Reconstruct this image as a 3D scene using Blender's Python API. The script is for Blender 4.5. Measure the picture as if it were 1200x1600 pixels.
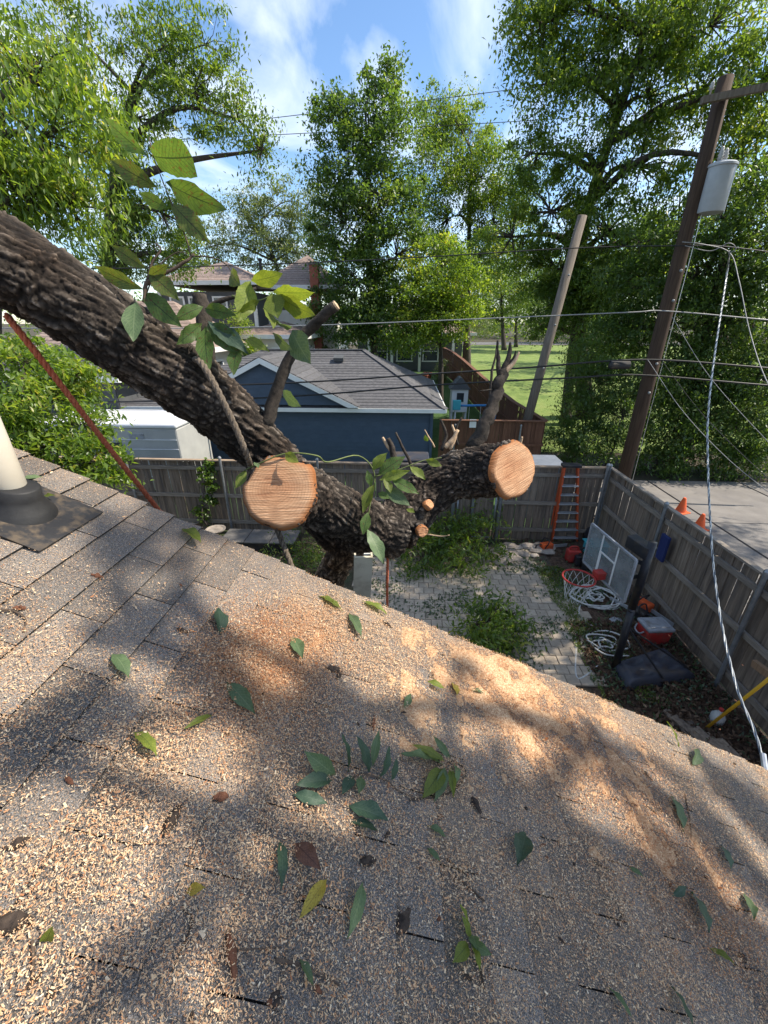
import bpy, bmesh, math, random
import numpy as np
from mathutils import Vector, Matrix, noise
from math import sin, cos, pi, radians, sqrt, tan, atan2

for o in list(bpy.data.objects): bpy.data.objects.remove(o)
scene = bpy.context.scene
COL = scene.collection
random.seed(7); RNG = np.random.default_rng(7)

# ------------------------------------------------------------------ camera, sky, sun, exposure
CAM = Vector((0, 0, 5.0)); FPX = 640.0; PITCH = radians(24.5); YAW = radians(3.0)
cd = bpy.data.cameras.new('camera'); cam = bpy.data.objects.new('camera', cd); COL.objects.link(cam)
cam.location = CAM; cam.rotation_euler = (pi/2 - PITCH, 0, YAW)
cd.sensor_fit = 'VERTICAL'; cd.sensor_height = 36; cd.lens = 36*FPX/1600; cd.clip_start = .02; cd.clip_end = 2000
scene.camera = cam

SUN_EL = radians(51); SUN_AZ = radians(86)          # azimuth clockwise from +Y: the sun stands to the right
SUN = Vector((cos(SUN_EL)*sin(SUN_AZ), cos(SUN_EL)*cos(SUN_AZ), sin(SUN_EL)))
ld = bpy.data.lights.new('sun', 'SUN'); ld.energy = 4.0; ld.angle = radians(.55); ld.color = (1, .91, .77)
lo = bpy.data.objects.new('sun', ld); COL.objects.link(lo); lo.rotation_euler = SUN.to_track_quat('Z', 'Y').to_euler()

world = bpy.data.worlds.new('World'); scene.world = world; world.use_nodes = True
nt = world.node_tree; nt.nodes.clear()
def wn(t, **k):
    n = nt.nodes.new(t)
    for a, b in k.items(): setattr(n, a, b)
    return n
sky = wn('ShaderNodeTexSky', sky_type='NISHITA', sun_disc=False, sun_elevation=SUN_EL, sun_rotation=SUN_AZ, altitude=100, air_density=1.0, dust_density=.6, ozone_density=1.6)
bg = wn('ShaderNodeBackground'); bg.inputs[1].default_value = .15
out = wn('ShaderNodeOutputWorld')
tc = wn('ShaderNodeTexCoord'); sep = wn('ShaderNodeSeparateXYZ'); nt.links.new(tc.outputs['Generated'], sep.inputs[0])
mx = wn('ShaderNodeMath', operation='MAXIMUM'); mx.inputs[1].default_value = .12; nt.links.new(sep.outputs[2], mx.inputs[0])
dx = wn('ShaderNodeMath', operation='DIVIDE'); dy = wn('ShaderNodeMath', operation='DIVIDE')
for d, k in ((dx, 0), (dy, 1)): nt.links.new(sep.outputs[k], d.inputs[0]); nt.links.new(mx.outputs[0], d.inputs[1])
cb = wn('ShaderNodeCombineXYZ'); nt.links.new(dx.outputs[0], cb.inputs[0]); nt.links.new(dy.outputs[0], cb.inputs[1])
mp = wn('ShaderNodeMapping'); mp.inputs['Scale'].default_value = (1.25, .5, 1); mp.inputs['Rotation'].default_value = (0, 0, .45); mp.inputs['Location'].default_value = (.9, 2.3, 0)
nt.links.new(cb.outputs[0], mp.inputs[0])
n1 = wn('ShaderNodeTexNoise'); n1.inputs['Scale'].default_value = 1.3; n1.inputs['Detail'].default_value = 9; n1.inputs['Roughness'].default_value = .55; n1.inputs['Distortion'].default_value = .6
nt.links.new(mp.outputs[0], n1.inputs['Vector'])
cr = wn('ShaderNodeValToRGB'); cr.color_ramp.elements[0].position = .44; cr.color_ramp.elements[1].position = .74
cr.color_ramp.elements[1].color = (.92, .92, .92, 1); nt.links.new(n1.outputs[0], cr.inputs[0])
mixc = wn('ShaderNodeMixRGB'); mixc.inputs[2].default_value = (4.6, 4.9, 5.3, 1)
hs_ = wn('ShaderNodeHueSaturation'); hs_.inputs['Saturation'].default_value = 1.12; hs_.inputs['Value'].default_value = .86; nt.links.new(sky.outputs[0], hs_.inputs['Color'])
nt.links.new(cr.outputs[0], mixc.inputs[0]); nt.links.new(hs_.outputs[0], mixc.inputs[1])
nt.links.new(mixc.outputs[0], bg.inputs[0]); nt.links.new(bg.outputs[0], out.inputs[0])

vs = scene.view_settings; vs.view_transform = 'Standard'; vs.look = 'None'; vs.exposure = 0.98; vs.gamma = 1; vs.use_curve_mapping = False
scene.cycles.use_denoising = True; scene.cycles.max_bounces = 7; scene.cycles.transmission_bounces = 5; scene.cycles.diffuse_bounces = 4
scene.cycles.sample_clamp_indirect = 6

# ------------------------------------------------------------------ picture geometry: a pixel of the 1200x1600 photograph to a point in the place
_R = Vector((cos(YAW), sin(YAW), 0)); _H = Vector((-sin(YAW), cos(YAW), 0))
_Fw = _H*cos(PITCH) + Vector((0, 0, -sin(PITCH))); _U = _H*sin(PITCH) + Vector((0, 0, cos(PITCH)))
def ray(u, v): return _R*((u-600)/FPX) + _U*(-(v-800)/FPX) + _Fw
def AD(u, v, d): return CAM + ray(u, v)*d
def AY(u, v, Y):
    r = ray(u, v); return CAM + r*(Y/r.y)
def AZ(u, v, z):
    r = ray(u, v); return CAM + r*((z-5)/r.z)
SL = .485; H0 = 1.3                                  # roof fall towards +X, camera height above it
def AR(u, v, lift=0):
    r = ray(u, v); return CAM + r*(-(H0-lift)/(r.z + SL*r.x))
def roofz(x): return 5 - H0 - SL*x
def depth(p): return (Vector(p)-CAM).dot(_Fw)
def gz(y, x=0):                                      # terrain: flat yards, the land behind rises gently
    t = min(1, max(0, (y-15)/19)); return 1.6*t*t*(3-2*t) + .008*max(0, y-34)

# ------------------------------------------------------------------ helpers
class MB:
    def __init__(s): s.v = []; s.f = []
    def quad(s, *p):
        n = len(s.v); s.v += [tuple(q) for q in p]; s.f.append(tuple(range(n, n+len(p)))); return s
    def box(s, c, d, rz=0, rx=0, ry=0):
        m = Matrix.Translation(c) @ Matrix.Rotation(rz, 4, 'Z') @ Matrix.Rotation(ry, 4, 'Y') @ Matrix.Rotation(rx, 4, 'X'); n = len(s.v)
        for z in (-.5, .5):
            for x, y in ((-.5, -.5), (.5, -.5), (.5, .5), (-.5, .5)): s.v.append(tuple(m @ Vector((x*d[0], y*d[1], z*d[2]))))
        s.f += [tuple(n+i for i in q) for q in ((3, 2, 1, 0), (4, 5, 6, 7), (0, 1, 5, 4), (1, 2, 6, 5), (2, 3, 7, 6), (3, 0, 4, 7))]; return s
    def beam(s, a, b, w, h, up=(0, 0, 1)):           # a box from a to b, w across, h along up
        a = Vector(a); b = Vector(b); t = (b-a).normalized(); u = Vector(up); x = t.cross(u).normalized(); u = x.cross(t); n = len(s.v)
        for p in (a, b):
            for i, j in ((-.5, -.5), (.5, -.5), (.5, .5), (-.5, .5)): s.v.append(tuple(p + x*w*i + u*h*j))
        s.f += [tuple(n+i for i in q) for q in ((0, 1, 2, 3), (7, 6, 5, 4), (0, 4, 5, 1), (1, 5, 6, 2), (2, 6, 7, 3), (3, 7, 4, 0))]; return s
    def tube(s, pts, r, n=8, cap=True):
        pts = [Vector(p) for p in pts]; N = len(pts); rr = r if hasattr(r, '__len__') else [r]*N
        x = None; base = len(s.v)
        for i, p in enumerate(pts):
            t = (pts[min(i+1, N-1)] - pts[max(i-1, 0)]).normalized()
            if x is None: x = t.orthogonal().normalized()
            x = (x - t*x.dot(t)).normalized(); y = t.cross(x)
            for k in range(n): a = 2*pi*k/n; s.v.append(tuple(p + (x*cos(a) + y*sin(a))*rr[i]))
        for i in range(N-1):
            for k in range(n): a = base+i*n+k; b = base+i*n+(k+1) % n; s.f.append((a, b, b+n, a+n))
        if cap: s.f.append(tuple(base+k for k in range(n-1, -1, -1))); s.f.append(tuple(base+(N-1)*n+k for k in range(n)))
        return s
    def lathe(s, c, prof, n=20, axis=None):           # prof: (radius, height) from bottom to top
        base = len(s.v); c = Vector(c); q = Vector((0, 0, 1)).rotation_difference(Vector(axis).normalized()) if axis is not None else None
        for r, h in prof:
            for k in range(n):
                p = Vector((r*cos(2*pi*k/n), r*sin(2*pi*k/n), h)); s.v.append(tuple(c + (q @ p if q else p)))
        for i in range(len(prof)-1):
            for k in range(n): a = base+i*n+k; b = base+i*n+(k+1) % n; s.f.append((a, b, b+n, a+n))
        s.f.append(tuple(base+k for k in range(n-1, -1, -1))); s.f.append(tuple(base+(len(prof)-1)*n+k for k in range(n))); return s
    def prism(s, poly, vec):
        n = len(s.v); k = len(poly); vec = Vector(vec)
        s.v += [tuple(Vector(p)) for p in poly] + [tuple(Vector(p)+vec) for p in poly]
        s.f += [tuple(range(n+k-1, n-1, -1)), tuple(range(n+k, n+2*k))] + [(n+i, n+(i+1) % k, n+k+(i+1) % k, n+k+i) for i in range(k)]; return s
    def mesh(s, name, smooth=False):
        me = bpy.data.meshes.new(name); me.from_pydata(s.v, [], s.f)
        bm = bmesh.new(); bm.from_mesh(me); bmesh.ops.recalc_face_normals(bm, faces=bm.faces); bm.to_mesh(me); bm.free()
        if smooth: me.shade_smooth()
        return me
    def build(s, name, mat, parent=None, smooth=False, bevel=0):
        o = ob(name, s.mesh(name, smooth), mat, parent)
        if bevel: b = o.modifiers.new('bevel', 'BEVEL'); b.width = bevel; b.segments = 2; b.limit_method = 'ANGLE'
        return o
def ob(name, me, mat=None, parent=None):
    o = bpy.data.objects.new(name, me); COL.objects.link(o)
    if mat is not None and len(me.materials) == 0: me.materials.append(mat)
    if parent is not None: put(o, parent)
    return o
def put(o, parent):
    o.parent = parent; o.matrix_parent_inverse = parent.matrix_basis.inverted()
def tag(o, label, cat, group=None, kind=None):
    if label: o['label'] = label
    if cat: o['category'] = cat
    if group: o['group'] = group
    if kind: o['kind'] = kind
    return o
def thing(name, label, cat, loc=(0, 0, 0), group=None):
    o = bpy.data.objects.new(name, None); COL.objects.link(o); o.location = loc; o.empty_display_size = .2
    return tag(o, label, cat, group)
def struct(o): o['kind'] = 'structure'; return o
def curve(pts, n=8):                                  # Catmull-Rom through points
    P = [Vector(p) for p in pts]; P = [P[0]*2-P[1]] + P + [P[-1]*2-P[-2]]; o = []
    for i in range(1, len(P)-2):
        for k in range(n):
            t = k/n; a, b, c, d = P[i-1:i+3]
            o.append(.5*((2*b) + (c-a)*t + (2*a-5*b+4*c-d)*t*t + (3*b-a-3*c+d)*t**3))
    return o + [P[-2]]
def sag(a, b, s, n=24):
    a = Vector(a); b = Vector(b); return [a.lerp(b, i/n) - Vector((0, 0, s*4*(i/n)*(1-i/n))) for i in range(n+1)]

# ------------------------------------------------------------------ materials
def newmat(name):
    m = bpy.data.materials.new(name); m.use_nodes = True; t = m.node_tree; t.nodes.clear(); return m, t
def N(t, typ, **k):
    n = t.nodes.new(typ)
    for a, b in k.items():
        if a.startswith('i_'): n.inputs[a[2:].replace('_', ' ')].default_value = b
        else: setattr(n, a, b)
    return n
def rgb(c): return (c[0], c[1], c[2], 1)
def ramp(t, stops, src):
    r = N(t, 'ShaderNodeValToRGB'); e = r.color_ramp.elements
    while len(e) < len(stops): e.new(.5)
    for k, (p, c) in enumerate(stops): e[k].position = p; e[k].color = rgb(c)
    t.links.new(src, r.inputs[0]); return r.outputs[0]
def coords(t, stretch=(1, 1, 1), rnd=True, kind='Object'):
    c = N(t, 'ShaderNodeTexCoord'); m = N(t, 'ShaderNodeMapping'); m.inputs['Scale'].default_value = stretch
    t.links.new(c.outputs[kind], m.inputs[0])
    if rnd:
        oi = N(t, 'ShaderNodeObjectInfo'); mu = N(t, 'ShaderNodeVectorMath', operation='SCALE'); mu.inputs[0].default_value = (37, 19, 53)
        t.links.new(oi.outputs['Random'], mu.inputs['Scale']); t.links.new(mu.outputs[0], m.inputs['Location'])
    return m.outputs[0]
def rnd_value(t, col, amt):                            # brightness varies from object to object
    oi = N(t, 'ShaderNodeObjectInfo'); mr = N(t, 'ShaderNodeMapRange'); mr.inputs[3].default_value = 1-amt; mr.inputs[4].default_value = 1+amt
    t.links.new(oi.outputs['Random'], mr.inputs[0]); hs = N(t, 'ShaderNodeHueSaturation'); t.links.new(mr.outputs[0], hs.inputs['Value']); t.links.new(col, hs.inputs['Color'])
    return hs.outputs[0]
def M(name, c1, c2=None, scale=8, detail=8, rough=.8, bump=.25, bscale=None, stretch=(1, 1, 1), rnd=0.0, metal=0, lo=.3, hi=.7, c3=None, dirt=None, spec=.35, dist=.01, coat=0):
    m, t = newmat(name); c2 = c2 or c1; v = coords(t, stretch, rnd > 0)
    n = N(t, 'ShaderNodeTexNoise', i_Scale=scale, i_Detail=detail, i_Roughness=.62); t.links.new(v, n.inputs['Vector'])
    st = [(lo, c1), (hi, c2)] if c3 is None else [(lo, c1), ((lo+hi)/2, c2), (hi, c3)]
    col = ramp(t, st, n.outputs[0])
    if dirt:
        n2 = N(t, 'ShaderNodeTexNoise', i_Scale=dirt[1], i_Detail=5, i_Roughness=.6); t.links.new(v, n2.inputs['Vector'])
        mk = N(t, 'ShaderNodeMapRange'); mk.inputs[1].default_value = .48; mk.inputs[2].default_value = .72; t.links.new(n2.outputs[0], mk.inputs[0])
        mi = N(t, 'ShaderNodeMixRGB'); mi.inputs[2].default_value = rgb(dirt[0]); t.links.new(mk.outputs[0], mi.inputs[0]); t.links.new(col, mi.inputs[1]); col = mi.outputs[0]
    if rnd: col = rnd_value(t, col, rnd)
    b = N(t, 'ShaderNodeBsdfPrincipled', i_Roughness=rough, i_Metallic=metal); t.links.new(col, b.inputs['Base Color']); b.inputs['Specular IOR Level'].default_value = spec; b.inputs['Coat Weight'].default_value = coat
    if bump:
        nb = N(t, 'ShaderNodeTexNoise', i_Scale=bscale or scale*3, i_Detail=6, i_Roughness=.65); t.links.new(v, nb.inputs['Vector'])
        bp = N(t, 'ShaderNodeBump', i_Strength=bump, i_Distance=dist); t.links.new(nb.outputs[0], bp.inputs['Height']); t.links.new(bp.outputs[0], b.inputs['Normal'])
    o = N(t, 'ShaderNodeOutputMaterial'); t.links.new(b.outputs[0], o.inputs[0]); return m
def leafmat(name, stops, trans=.42, rough=.38, tcol=1.75, spec=.55):
    m, t = newmat(name); a = N(t, 'ShaderNodeAttribute', attribute_name='tint')
    col = ramp(t, stops, a.outputs['Fac'])
    b = N(t, 'ShaderNodeBsdfPrincipled', i_Roughness=rough); b.inputs['Specular IOR Level'].default_value = spec; t.links.new(col, b.inputs['Base Color'])
    mu = N(t, 'ShaderNodeMixRGB', blend_type='MULTIPLY'); mu.inputs[0].default_value = 1; mu.inputs[2].default_value = (1.35*tcol, 1.25*tcol, .45*tcol, 1); t.links.new(col, mu.inputs[1])
    tr = N(t, 'ShaderNodeBsdfTranslucent'); t.links.new(mu.outputs[0], tr.inputs[0])
    mi = N(t, 'ShaderNodeMixShader'); mi.inputs[0].default_value = trans; t.links.new(b.outputs[0], mi.inputs[1]); t.links.new(tr.outputs[0], mi.inputs[2])
    o = N(t, 'ShaderNodeOutputMaterial'); t.links.new(mi.outputs[0], o.inputs[0]); return m
G1 = [(0, (.055, .10, .022)), (.5, (.10, .165, .034)), (.85, (.17, .235, .05)), (1, (.27, .29, .08))]
LEAF_DARK = leafmat('leaf_dark', [(0, (.042, .084, .026)), (.6, (.08, .14, .04)), (1, (.14, .20, .058))], .5)
LEAF_MID = leafmat('leaf_mid', G1, .5)
LEAF_BRIGHT = leafmat('leaf_bright', [(0, (.08, .14, .03)), (.5, (.14, .22, .04)), (.85, (.22, .29, .06)), (1, (.36, .34, .09))], .52)
LEAF_GREY = leafmat('leaf_grey', [(0, (.07, .10, .05)), (.5, (.11, .15, .075)), (1, (.17, .21, .11))], .4)
LEAF_WILT = leafmat('leaf_wilt', [(0, (.03, .06, .03)), (.6, (.06, .105, .045)), (1, (.13, .16, .06))], .3)
BARK_FAR = M('bark_far', (.035, .028, .022), (.11, .092, .075), scale=5, stretch=(3, 3, .8), bump=.6, bscale=14, dist=.03, rough=.95)
# bark of the cut tree
def bark_mat():
    m, t = newmat('bark'); a = N(t, 'ShaderNodeAttribute', attribute_name='ridge'); v = coords(t, rnd=False)
    n = N(t, 'ShaderNodeTexNoise', i_Scale=26, i_Detail=8, i_Roughness=.7); t.links.new(v, n.inputs['Vector'])
    n2 = N(t, 'ShaderNodeTexNoise', i_Scale=4.5, i_Detail=5, i_Roughness=.6); t.links.new(v, n2.inputs['Vector'])
    ad = N(t, 'ShaderNodeMath', operation='MULTIPLY_ADD'); t.links.new(n.outputs[0], ad.inputs[0]); ad.inputs[1].default_value = .7; t.links.new(a.outputs['Fac'], ad.inputs[2])
    c = ramp(t, [(.36, (.005, .004, .004)), (.62, (.026, .022, .019)), (.88, (.092, .079, .067)), (1.0, (.20, .18, .16))], ad.outputs[0])
    c2 = ramp(t, [(.35, (.62, .50, .42)), (.6, (1.15, 1.1, 1.05))], n2.outputs[0])
    mu = N(t, 'ShaderNodeMixRGB', blend_type='MULTIPLY'); mu.inputs[0].default_value = 1; t.links.new(c, mu.inputs[1]); t.links.new(c2, mu.inputs[2])
    b = N(t, 'ShaderNodeBsdfPrincipled', i_Roughness=.92); b.inputs['Specular IOR Level'].default_value = .25; ao = N(t, 'ShaderNodeAttribute', attribute_name='brown_lit_bark'); mo = N(t, 'ShaderNodeMixRGB', blend_type='MULTIPLY'); mo.inputs[2].default_value = (3.4, 2.9, 2.3, 1); t.links.new(ao.outputs['Fac'], mo.inputs[0]); t.links.new(mu.outputs[0], mo.inputs[1])  # lower trunk: browner bark, also brightened in its colour to stand in for sunlight
    t.links.new(mo.outputs[0], b.inputs['Base Color'])
    nb = N(t, 'ShaderNodeTexNoise', i_Scale=60, i_Detail=7, i_Roughness=.75); t.links.new(v, nb.inputs['Vector'])
    bp = N(t, 'ShaderNodeBump', i_Strength=.8, i_Distance=.012); t.links.new(nb.outputs[0], bp.inputs['Height']); t.links.new(bp.outputs[0], b.inputs['Normal'])
    o = N(t, 'ShaderNodeOutputMaterial'); t.links.new(b.outputs[0], o.inputs[0]); return m
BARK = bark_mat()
def cut_mat():                                        # fresh sawn end grain: saw grooves across, darker rim, in local XY of the disc
    m, t = newmat('cut_wood'); c = N(t, 'ShaderNodeTexCoord'); a = N(t, 'ShaderNodeAttribute', attribute_name='rim')
    mp = N(t, 'ShaderNodeMapping'); mp.inputs['Scale'].default_value = (5, 130, 1); t.links.new(c.outputs['Object'], mp.inputs[0])
    n = N(t, 'ShaderNodeTexNoise', i_Scale=1.0, i_Detail=5, i_Roughness=.6, i_Distortion=.25); t.links.new(mp.outputs[0], n.inputs['Vector'])
    n2 = N(t, 'ShaderNodeTexNoise', i_Scale=9, i_Detail=4); t.links.new(c.outputs['Object'], n2.inputs['Vector'])
    c1 = ramp(t, [(.3, (.44, .24, .14)), (.5, (.60, .38, .23)), (.7, (.70, .48, .31))], n.outputs[0])
    vl = N(t, 'ShaderNodeVectorMath', operation='LENGTH'); of = N(t, 'ShaderNodeVectorMath', operation='ADD'); of.inputs[1].default_value = (.025, -.018, 0); t.links.new(c.outputs['Object'], of.inputs[0]); t.links.new(of.outputs[0], vl.inputs[0])
    wv = N(t, 'ShaderNodeMath', operation='MULTIPLY_ADD'); wv.inputs[1].default_value = 3.2; t.links.new(vl.outputs['Value'], wv.inputs[0])
    nr = N(t, 'ShaderNodeTexNoise', i_Scale=7, i_Detail=3); t.links.new(c.outputs['Object'], nr.inputs['Vector']); nm_ = N(t, 'ShaderNodeMath', operation='MULTIPLY'); nm_.inputs[1].default_value = .12; t.links.new(nr.outputs[0], nm_.inputs[0]); t.links.new(nm_.outputs[0], wv.inputs[2])
    pp = N(t, 'ShaderNodeMath', operation='PINGPONG'); pp.inputs[1].default_value = .025; t.links.new(wv.outputs[0], pp.inputs[0])
    rg = ramp(t, [(0, (.86, .80, .76)), (1, (1, 1, 1))], pp.outputs[0]); e_ = rg.node.color_ramp.elements; e_[1].position = .014
    hw = ramp(t, [(.25, (.84, .70, .62)), (.55, (1, 1, 1))], wv.outputs[0])
    m0 = N(t, 'ShaderNodeMixRGB', blend_type='MULTIPLY'); m0.inputs[0].default_value = 1; t.links.new(c1, m0.inputs[1]); t.links.new(rg, m0.inputs[2]); m1 = N(t, 'ShaderNodeMixRGB', blend_type='MULTIPLY'); m1.inputs[0].default_value = .7; t.links.new(m0.outputs[0], m1.inputs[1]); t.links.new(hw, m1.inputs[2]); c1 = m1.outputs[0]
    c2 = ramp(t, [(.3, (.82, .72, .66)), (.65, (1.05, 1.0, .95))], n2.outputs[0])
    mu = N(t, 'ShaderNodeMixRGB', blend_type='MULTIPLY'); mu.inputs[0].default_value = 1; t.links.new(c1, mu.inputs[1]); t.links.new(c2, mu.inputs[2])
    r = ramp(t, [(.80, (0, 0, 0)), (.93, (.75, .75, .75)), (.965, (1, 1, 1))], a.outputs['Fac'])
    mi = N(t, 'ShaderNodeMixRGB'); mi.inputs[2].default_value = (.30, .115, .04, 1); t.links.new(r, mi.inputs[0]); t.links.new(mu.outputs[0], mi.inputs[1])
    b = N(t, 'ShaderNodeBsdfPrincipled', i_Roughness=.8); b.inputs['Specular IOR Level'].default_value = .2; t.links.new(mi.outputs[0], b.inputs['Base Color'])
    bp = N(t, 'ShaderNodeBump', i_Strength=1.0, i_Distance=.012); t.links.new(n.outputs[0], bp.inputs['Height']); t.links.new(bp.outputs[0], b.inputs['Normal'])
    o = N(t, 'ShaderNodeOutputMaterial'); t.links.new(b.outputs[0], o.inputs[0]); return m
CUT = cut_mat()
def big_leaf_mat(name, c1, c2, vein, trans=.35, spots=None):
    m, t = newmat(name); uv = N(t, 'ShaderNodeUVMap'); sp = N(t, 'ShaderNodeSeparateXYZ'); t.links.new(uv.outputs[0], sp.inputs[0])
    v = coords(t); n = N(t, 'ShaderNodeTexNoise', i_Scale=22, i_Detail=5); t.links.new(v, n.inputs['Vector'])
    col = ramp(t, [(.3, c1), (.7, c2)], n.outputs[0])
    s1 = N(t, 'ShaderNodeMath', operation='SUBTRACT'); s1.inputs[1].default_value = .5; t.links.new(sp.outputs[1], s1.inputs[0])
    ab = N(t, 'ShaderNodeMath', operation='ABSOLUTE'); t.links.new(s1.outputs[0], ab.inputs[0])
    # side veins slant forward
    sv = N(t, 'ShaderNodeMath', operation='MULTIPLY_ADD'); sv.inputs[1].default_value = -.55; t.links.new(ab.outputs[0], sv.inputs[0]); t.links.new(sp.outputs[0], sv.inputs[2])
    fr = N(t, 'ShaderNodeMath', operation='PINGPONG'); fr.inputs[1].default_value = .045; t.links.new(sv.outputs[0], fr.inputs[0])
    vm = N(t, 'ShaderNodeMath', operation='LESS_THAN'); vm.inputs[1].default_value = .006; t.links.new(fr.outputs[0], vm.inputs[0])
    mm = N(t, 'ShaderNodeMath', operation='LESS_THAN'); mm.inputs[1].default_value = .022; t.links.new(ab.outputs[0], mm.inputs[0])
    vs_ = N(t, 'ShaderNodeMath', operation='MULTIPLY'); vs_.inputs[1].default_value = .7; t.links.new(vm.outputs[0], vs_.inputs[0])
    mxx = N(t, 'ShaderNodeMath', operation='MAXIMUM'); t.links.new(vs_.outputs[0], mxx.inputs[0]); t.links.new(mm.outputs[0], mxx.inputs[1])
    mi = N(t, 'ShaderNodeMixRGB'); mi.inputs[2].default_value = rgb(vein); t.links.new(mxx.outputs[0], mi.inputs[0]); t.links.new(col, mi.inputs[1]); col = mi.outputs[0]
    if spots:
        n2 = N(t, 'ShaderNodeTexNoise', i_Scale=16, i_Detail=4); t.links.new(v, n2.inputs['Vector']); mk = N(t, 'ShaderNodeMapRange'); mk.inputs[1].default_value = .60; mk.inputs[2].default_value = .66
        t.links.new(n2.outputs[0], mk.inputs[0]); m2 = N(t, 'ShaderNodeMixRGB'); m2.inputs[2].default_value = rgb(spots); t.links.new(mk.outputs[0], m2.inputs[0]); t.links.new(col, m2.inputs[1]); col = m2.outputs[0]
    col = rnd_value(t, col, .2)
    b = N(t, 'ShaderNodeBsdfPrincipled', i_Roughness=.5); b.inputs['Specular IOR Level'].default_value = .35; t.links.new(col, b.inputs['Base Color'])
    bp = N(t, 'ShaderNodeBump', i_Strength=.4, i_Distance=.002); t.links.new(mxx.outputs[0], bp.inputs['Height']); t.links.new(bp.outputs[0], b.inputs['Normal'])
    mu = N(t, 'ShaderNodeMixRGB', blend_type='MULTIPLY'); mu.inputs[0].default_value = 1; mu.inputs[2].default_value = (1.8, 1.7, .7, 1); t.links.new(col, mu.inputs[1])
    tr = N(t, 'ShaderNodeBsdfTranslucent'); t.links.new(mu.outputs[0], tr.inputs[0])
    ms = N(t, 'ShaderNodeMixShader'); ms.inputs[0].default_value = trans; t.links.new(b.outputs[0], ms.inputs[1]); t.links.new(tr.outputs[0], ms.inputs[2])
    o = N(t, 'ShaderNodeOutputMaterial'); t.links.new(ms.outputs[0], o.inputs[0]); return m
BL_GREEN = big_leaf_mat('leaf_green', (.07, .125, .03), (.11, .175, .045), (.03, .05, .02), .42, (.10, .065, .025))
BL_YELLOW = big_leaf_mat('leaf_yellow_green', (.12, .17, .03), (.20, .24, .045), (.09, .12, .03), .45)
BL_SPOT = big_leaf_mat('leaf_browning', (.075, .12, .025), (.15, .17, .04), (.035, .04, .015), .40, (.12, .06, .03))
BL_DULL = big_leaf_mat('leaf_dull_green', (.075, .12, .055), (.115, .17, .075), (.15, .20, .10), .25)
BL_DARK = big_leaf_mat('leaf_dark_green', (.03, .062, .038), (.055, .095, .055), (.07, .11, .07), .22)
BL_GOLD = big_leaf_mat('leaf_gold', (.28, .22, .03), (.38, .30, .05), (.22, .16, .03), .25, (.16, .12, .02))
BL_BROWN = big_leaf_mat('leaf_brown', (.10, .045, .03), (.18, .085, .05), (.07, .03, .02), .1)

def shingle_mat():
    m, t = newmat('shingle'); g = N(t, 'ShaderNodeNewGeometry')
    def nz(s, d=4, r=.6):
        n = N(t, 'ShaderNodeTexNoise', i_Scale=s, i_Detail=d, i_Roughness=r); t.links.new(g.outputs['Position'], n.inputs['Vector']); return n.outputs[0]
    vo = N(t, 'ShaderNodeTexVoronoi', i_Scale=520); t.links.new(g.outputs['Position'], vo.inputs['Vector'])
    col = ramp(t, [(.1, (.050, .048, .047)), (.45, (.115, .110, .105)), (.75, (.20, .19, .18)), (.95, (.40, .375, .345))], vo.outputs['Color'])
    n2 = ramp(t, [(.3, (.78, .78, .8)), (.7, (1.15, 1.12, 1.08))], nz(5))
    mu = N(t, 'ShaderNodeMixRGB', blend_type='MULTIPLY'); mu.inputs[0].default_value = 1; t.links.new(col, mu.inputs[1]); t.links.new(n2, mu.inputs[2])
    a = N(t, 'ShaderNodeAttribute', attribute_name='dust')
    # fine pale wood dust lying between the granules
    fl = N(t, 'ShaderNodeMath', operation='SUBTRACT'); t.links.new(nz(300, 4, .75), fl.inputs[0])
    sp = N(t, 'ShaderNodeMath', operation='MULTIPLY_ADD'); sp.inputs[1].default_value = -.25; sp.inputs[2].default_value = .655; t.links.new(nz(2.2, 3), sp.inputs[0]); t.links.new(sp.outputs[0], fl.inputs[1])
    mk = N(t, 'ShaderNodeMapRange'); mk.inputs[1].default_value = 0; mk.inputs[2].default_value = .07; t.links.new(fl.outputs[0], mk.inputs[0])
    mi = N(t, 'ShaderNodeMixRGB'); mi.inputs[2].default_value = (.42, .29, .185, 1); t.links.new(mk.outputs[0], mi.inputs[0]); t.links.new(mu.outputs[0], mi.inputs[1])
    col = rnd_value(t, mi.outputs[0], .2)
    b = N(t, 'ShaderNodeBsdfPrincipled', i_Roughness=.88); b.inputs['Specular IOR Level'].default_value = .35; t.links.new(col, b.inputs['Base Color'])
    bp = N(t, 'ShaderNodeBump', i_Strength=.8, i_Distance=.003); t.links.new(vo.outputs['Distance'], bp.inputs['Height']); t.links.new(bp.outputs[0], b.inputs['Normal'])
    o = N(t, 'ShaderNodeOutputMaterial'); t.links.new(b.outputs[0], o.inputs[0]); return m
SHINGLE = shingle_mat()
CHIP = leafmat('wood_chip', [(0, (.30, .12, .05)), (.2, (.48, .24, .12)), (.5, (.62, .40, .23)), (.8, (.74, .56, .36)), (1, (.80, .68, .50))], .12, .8, .6, .15)
DRIFT = M('sawdust', (.36, .18, .09), (.56, .35, .20), scale=160, detail=4, rough=.95, bump=.9, bscale=220, dist=.006, c3=(.74, .55, .36), spec=.1, lo=.32, hi=.66)
ROOFDECK = M('roof_felt', (.02, .02, .022), (.035, .034, .033), scale=40)
TRIM = M('painted_trim', (.56, .53, .47), (.64, .61, .55), scale=4, rough=.6, bump=.05)
BRICKY = M('tan_brick_wall', (.30, .22, .17), (.38, .29, .22), scale=12)
PVC = M('old_white_plastic', (.44, .40, .33), (.54, .50, .42), scale=6, rough=.5, bump=.04, dirt=((.42, .36, .27), 3))
RUBBER = M('black_rubber', (.012, .012, .013), (.03, .029, .028), scale=14, rough=.6, bump=.1)
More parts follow.
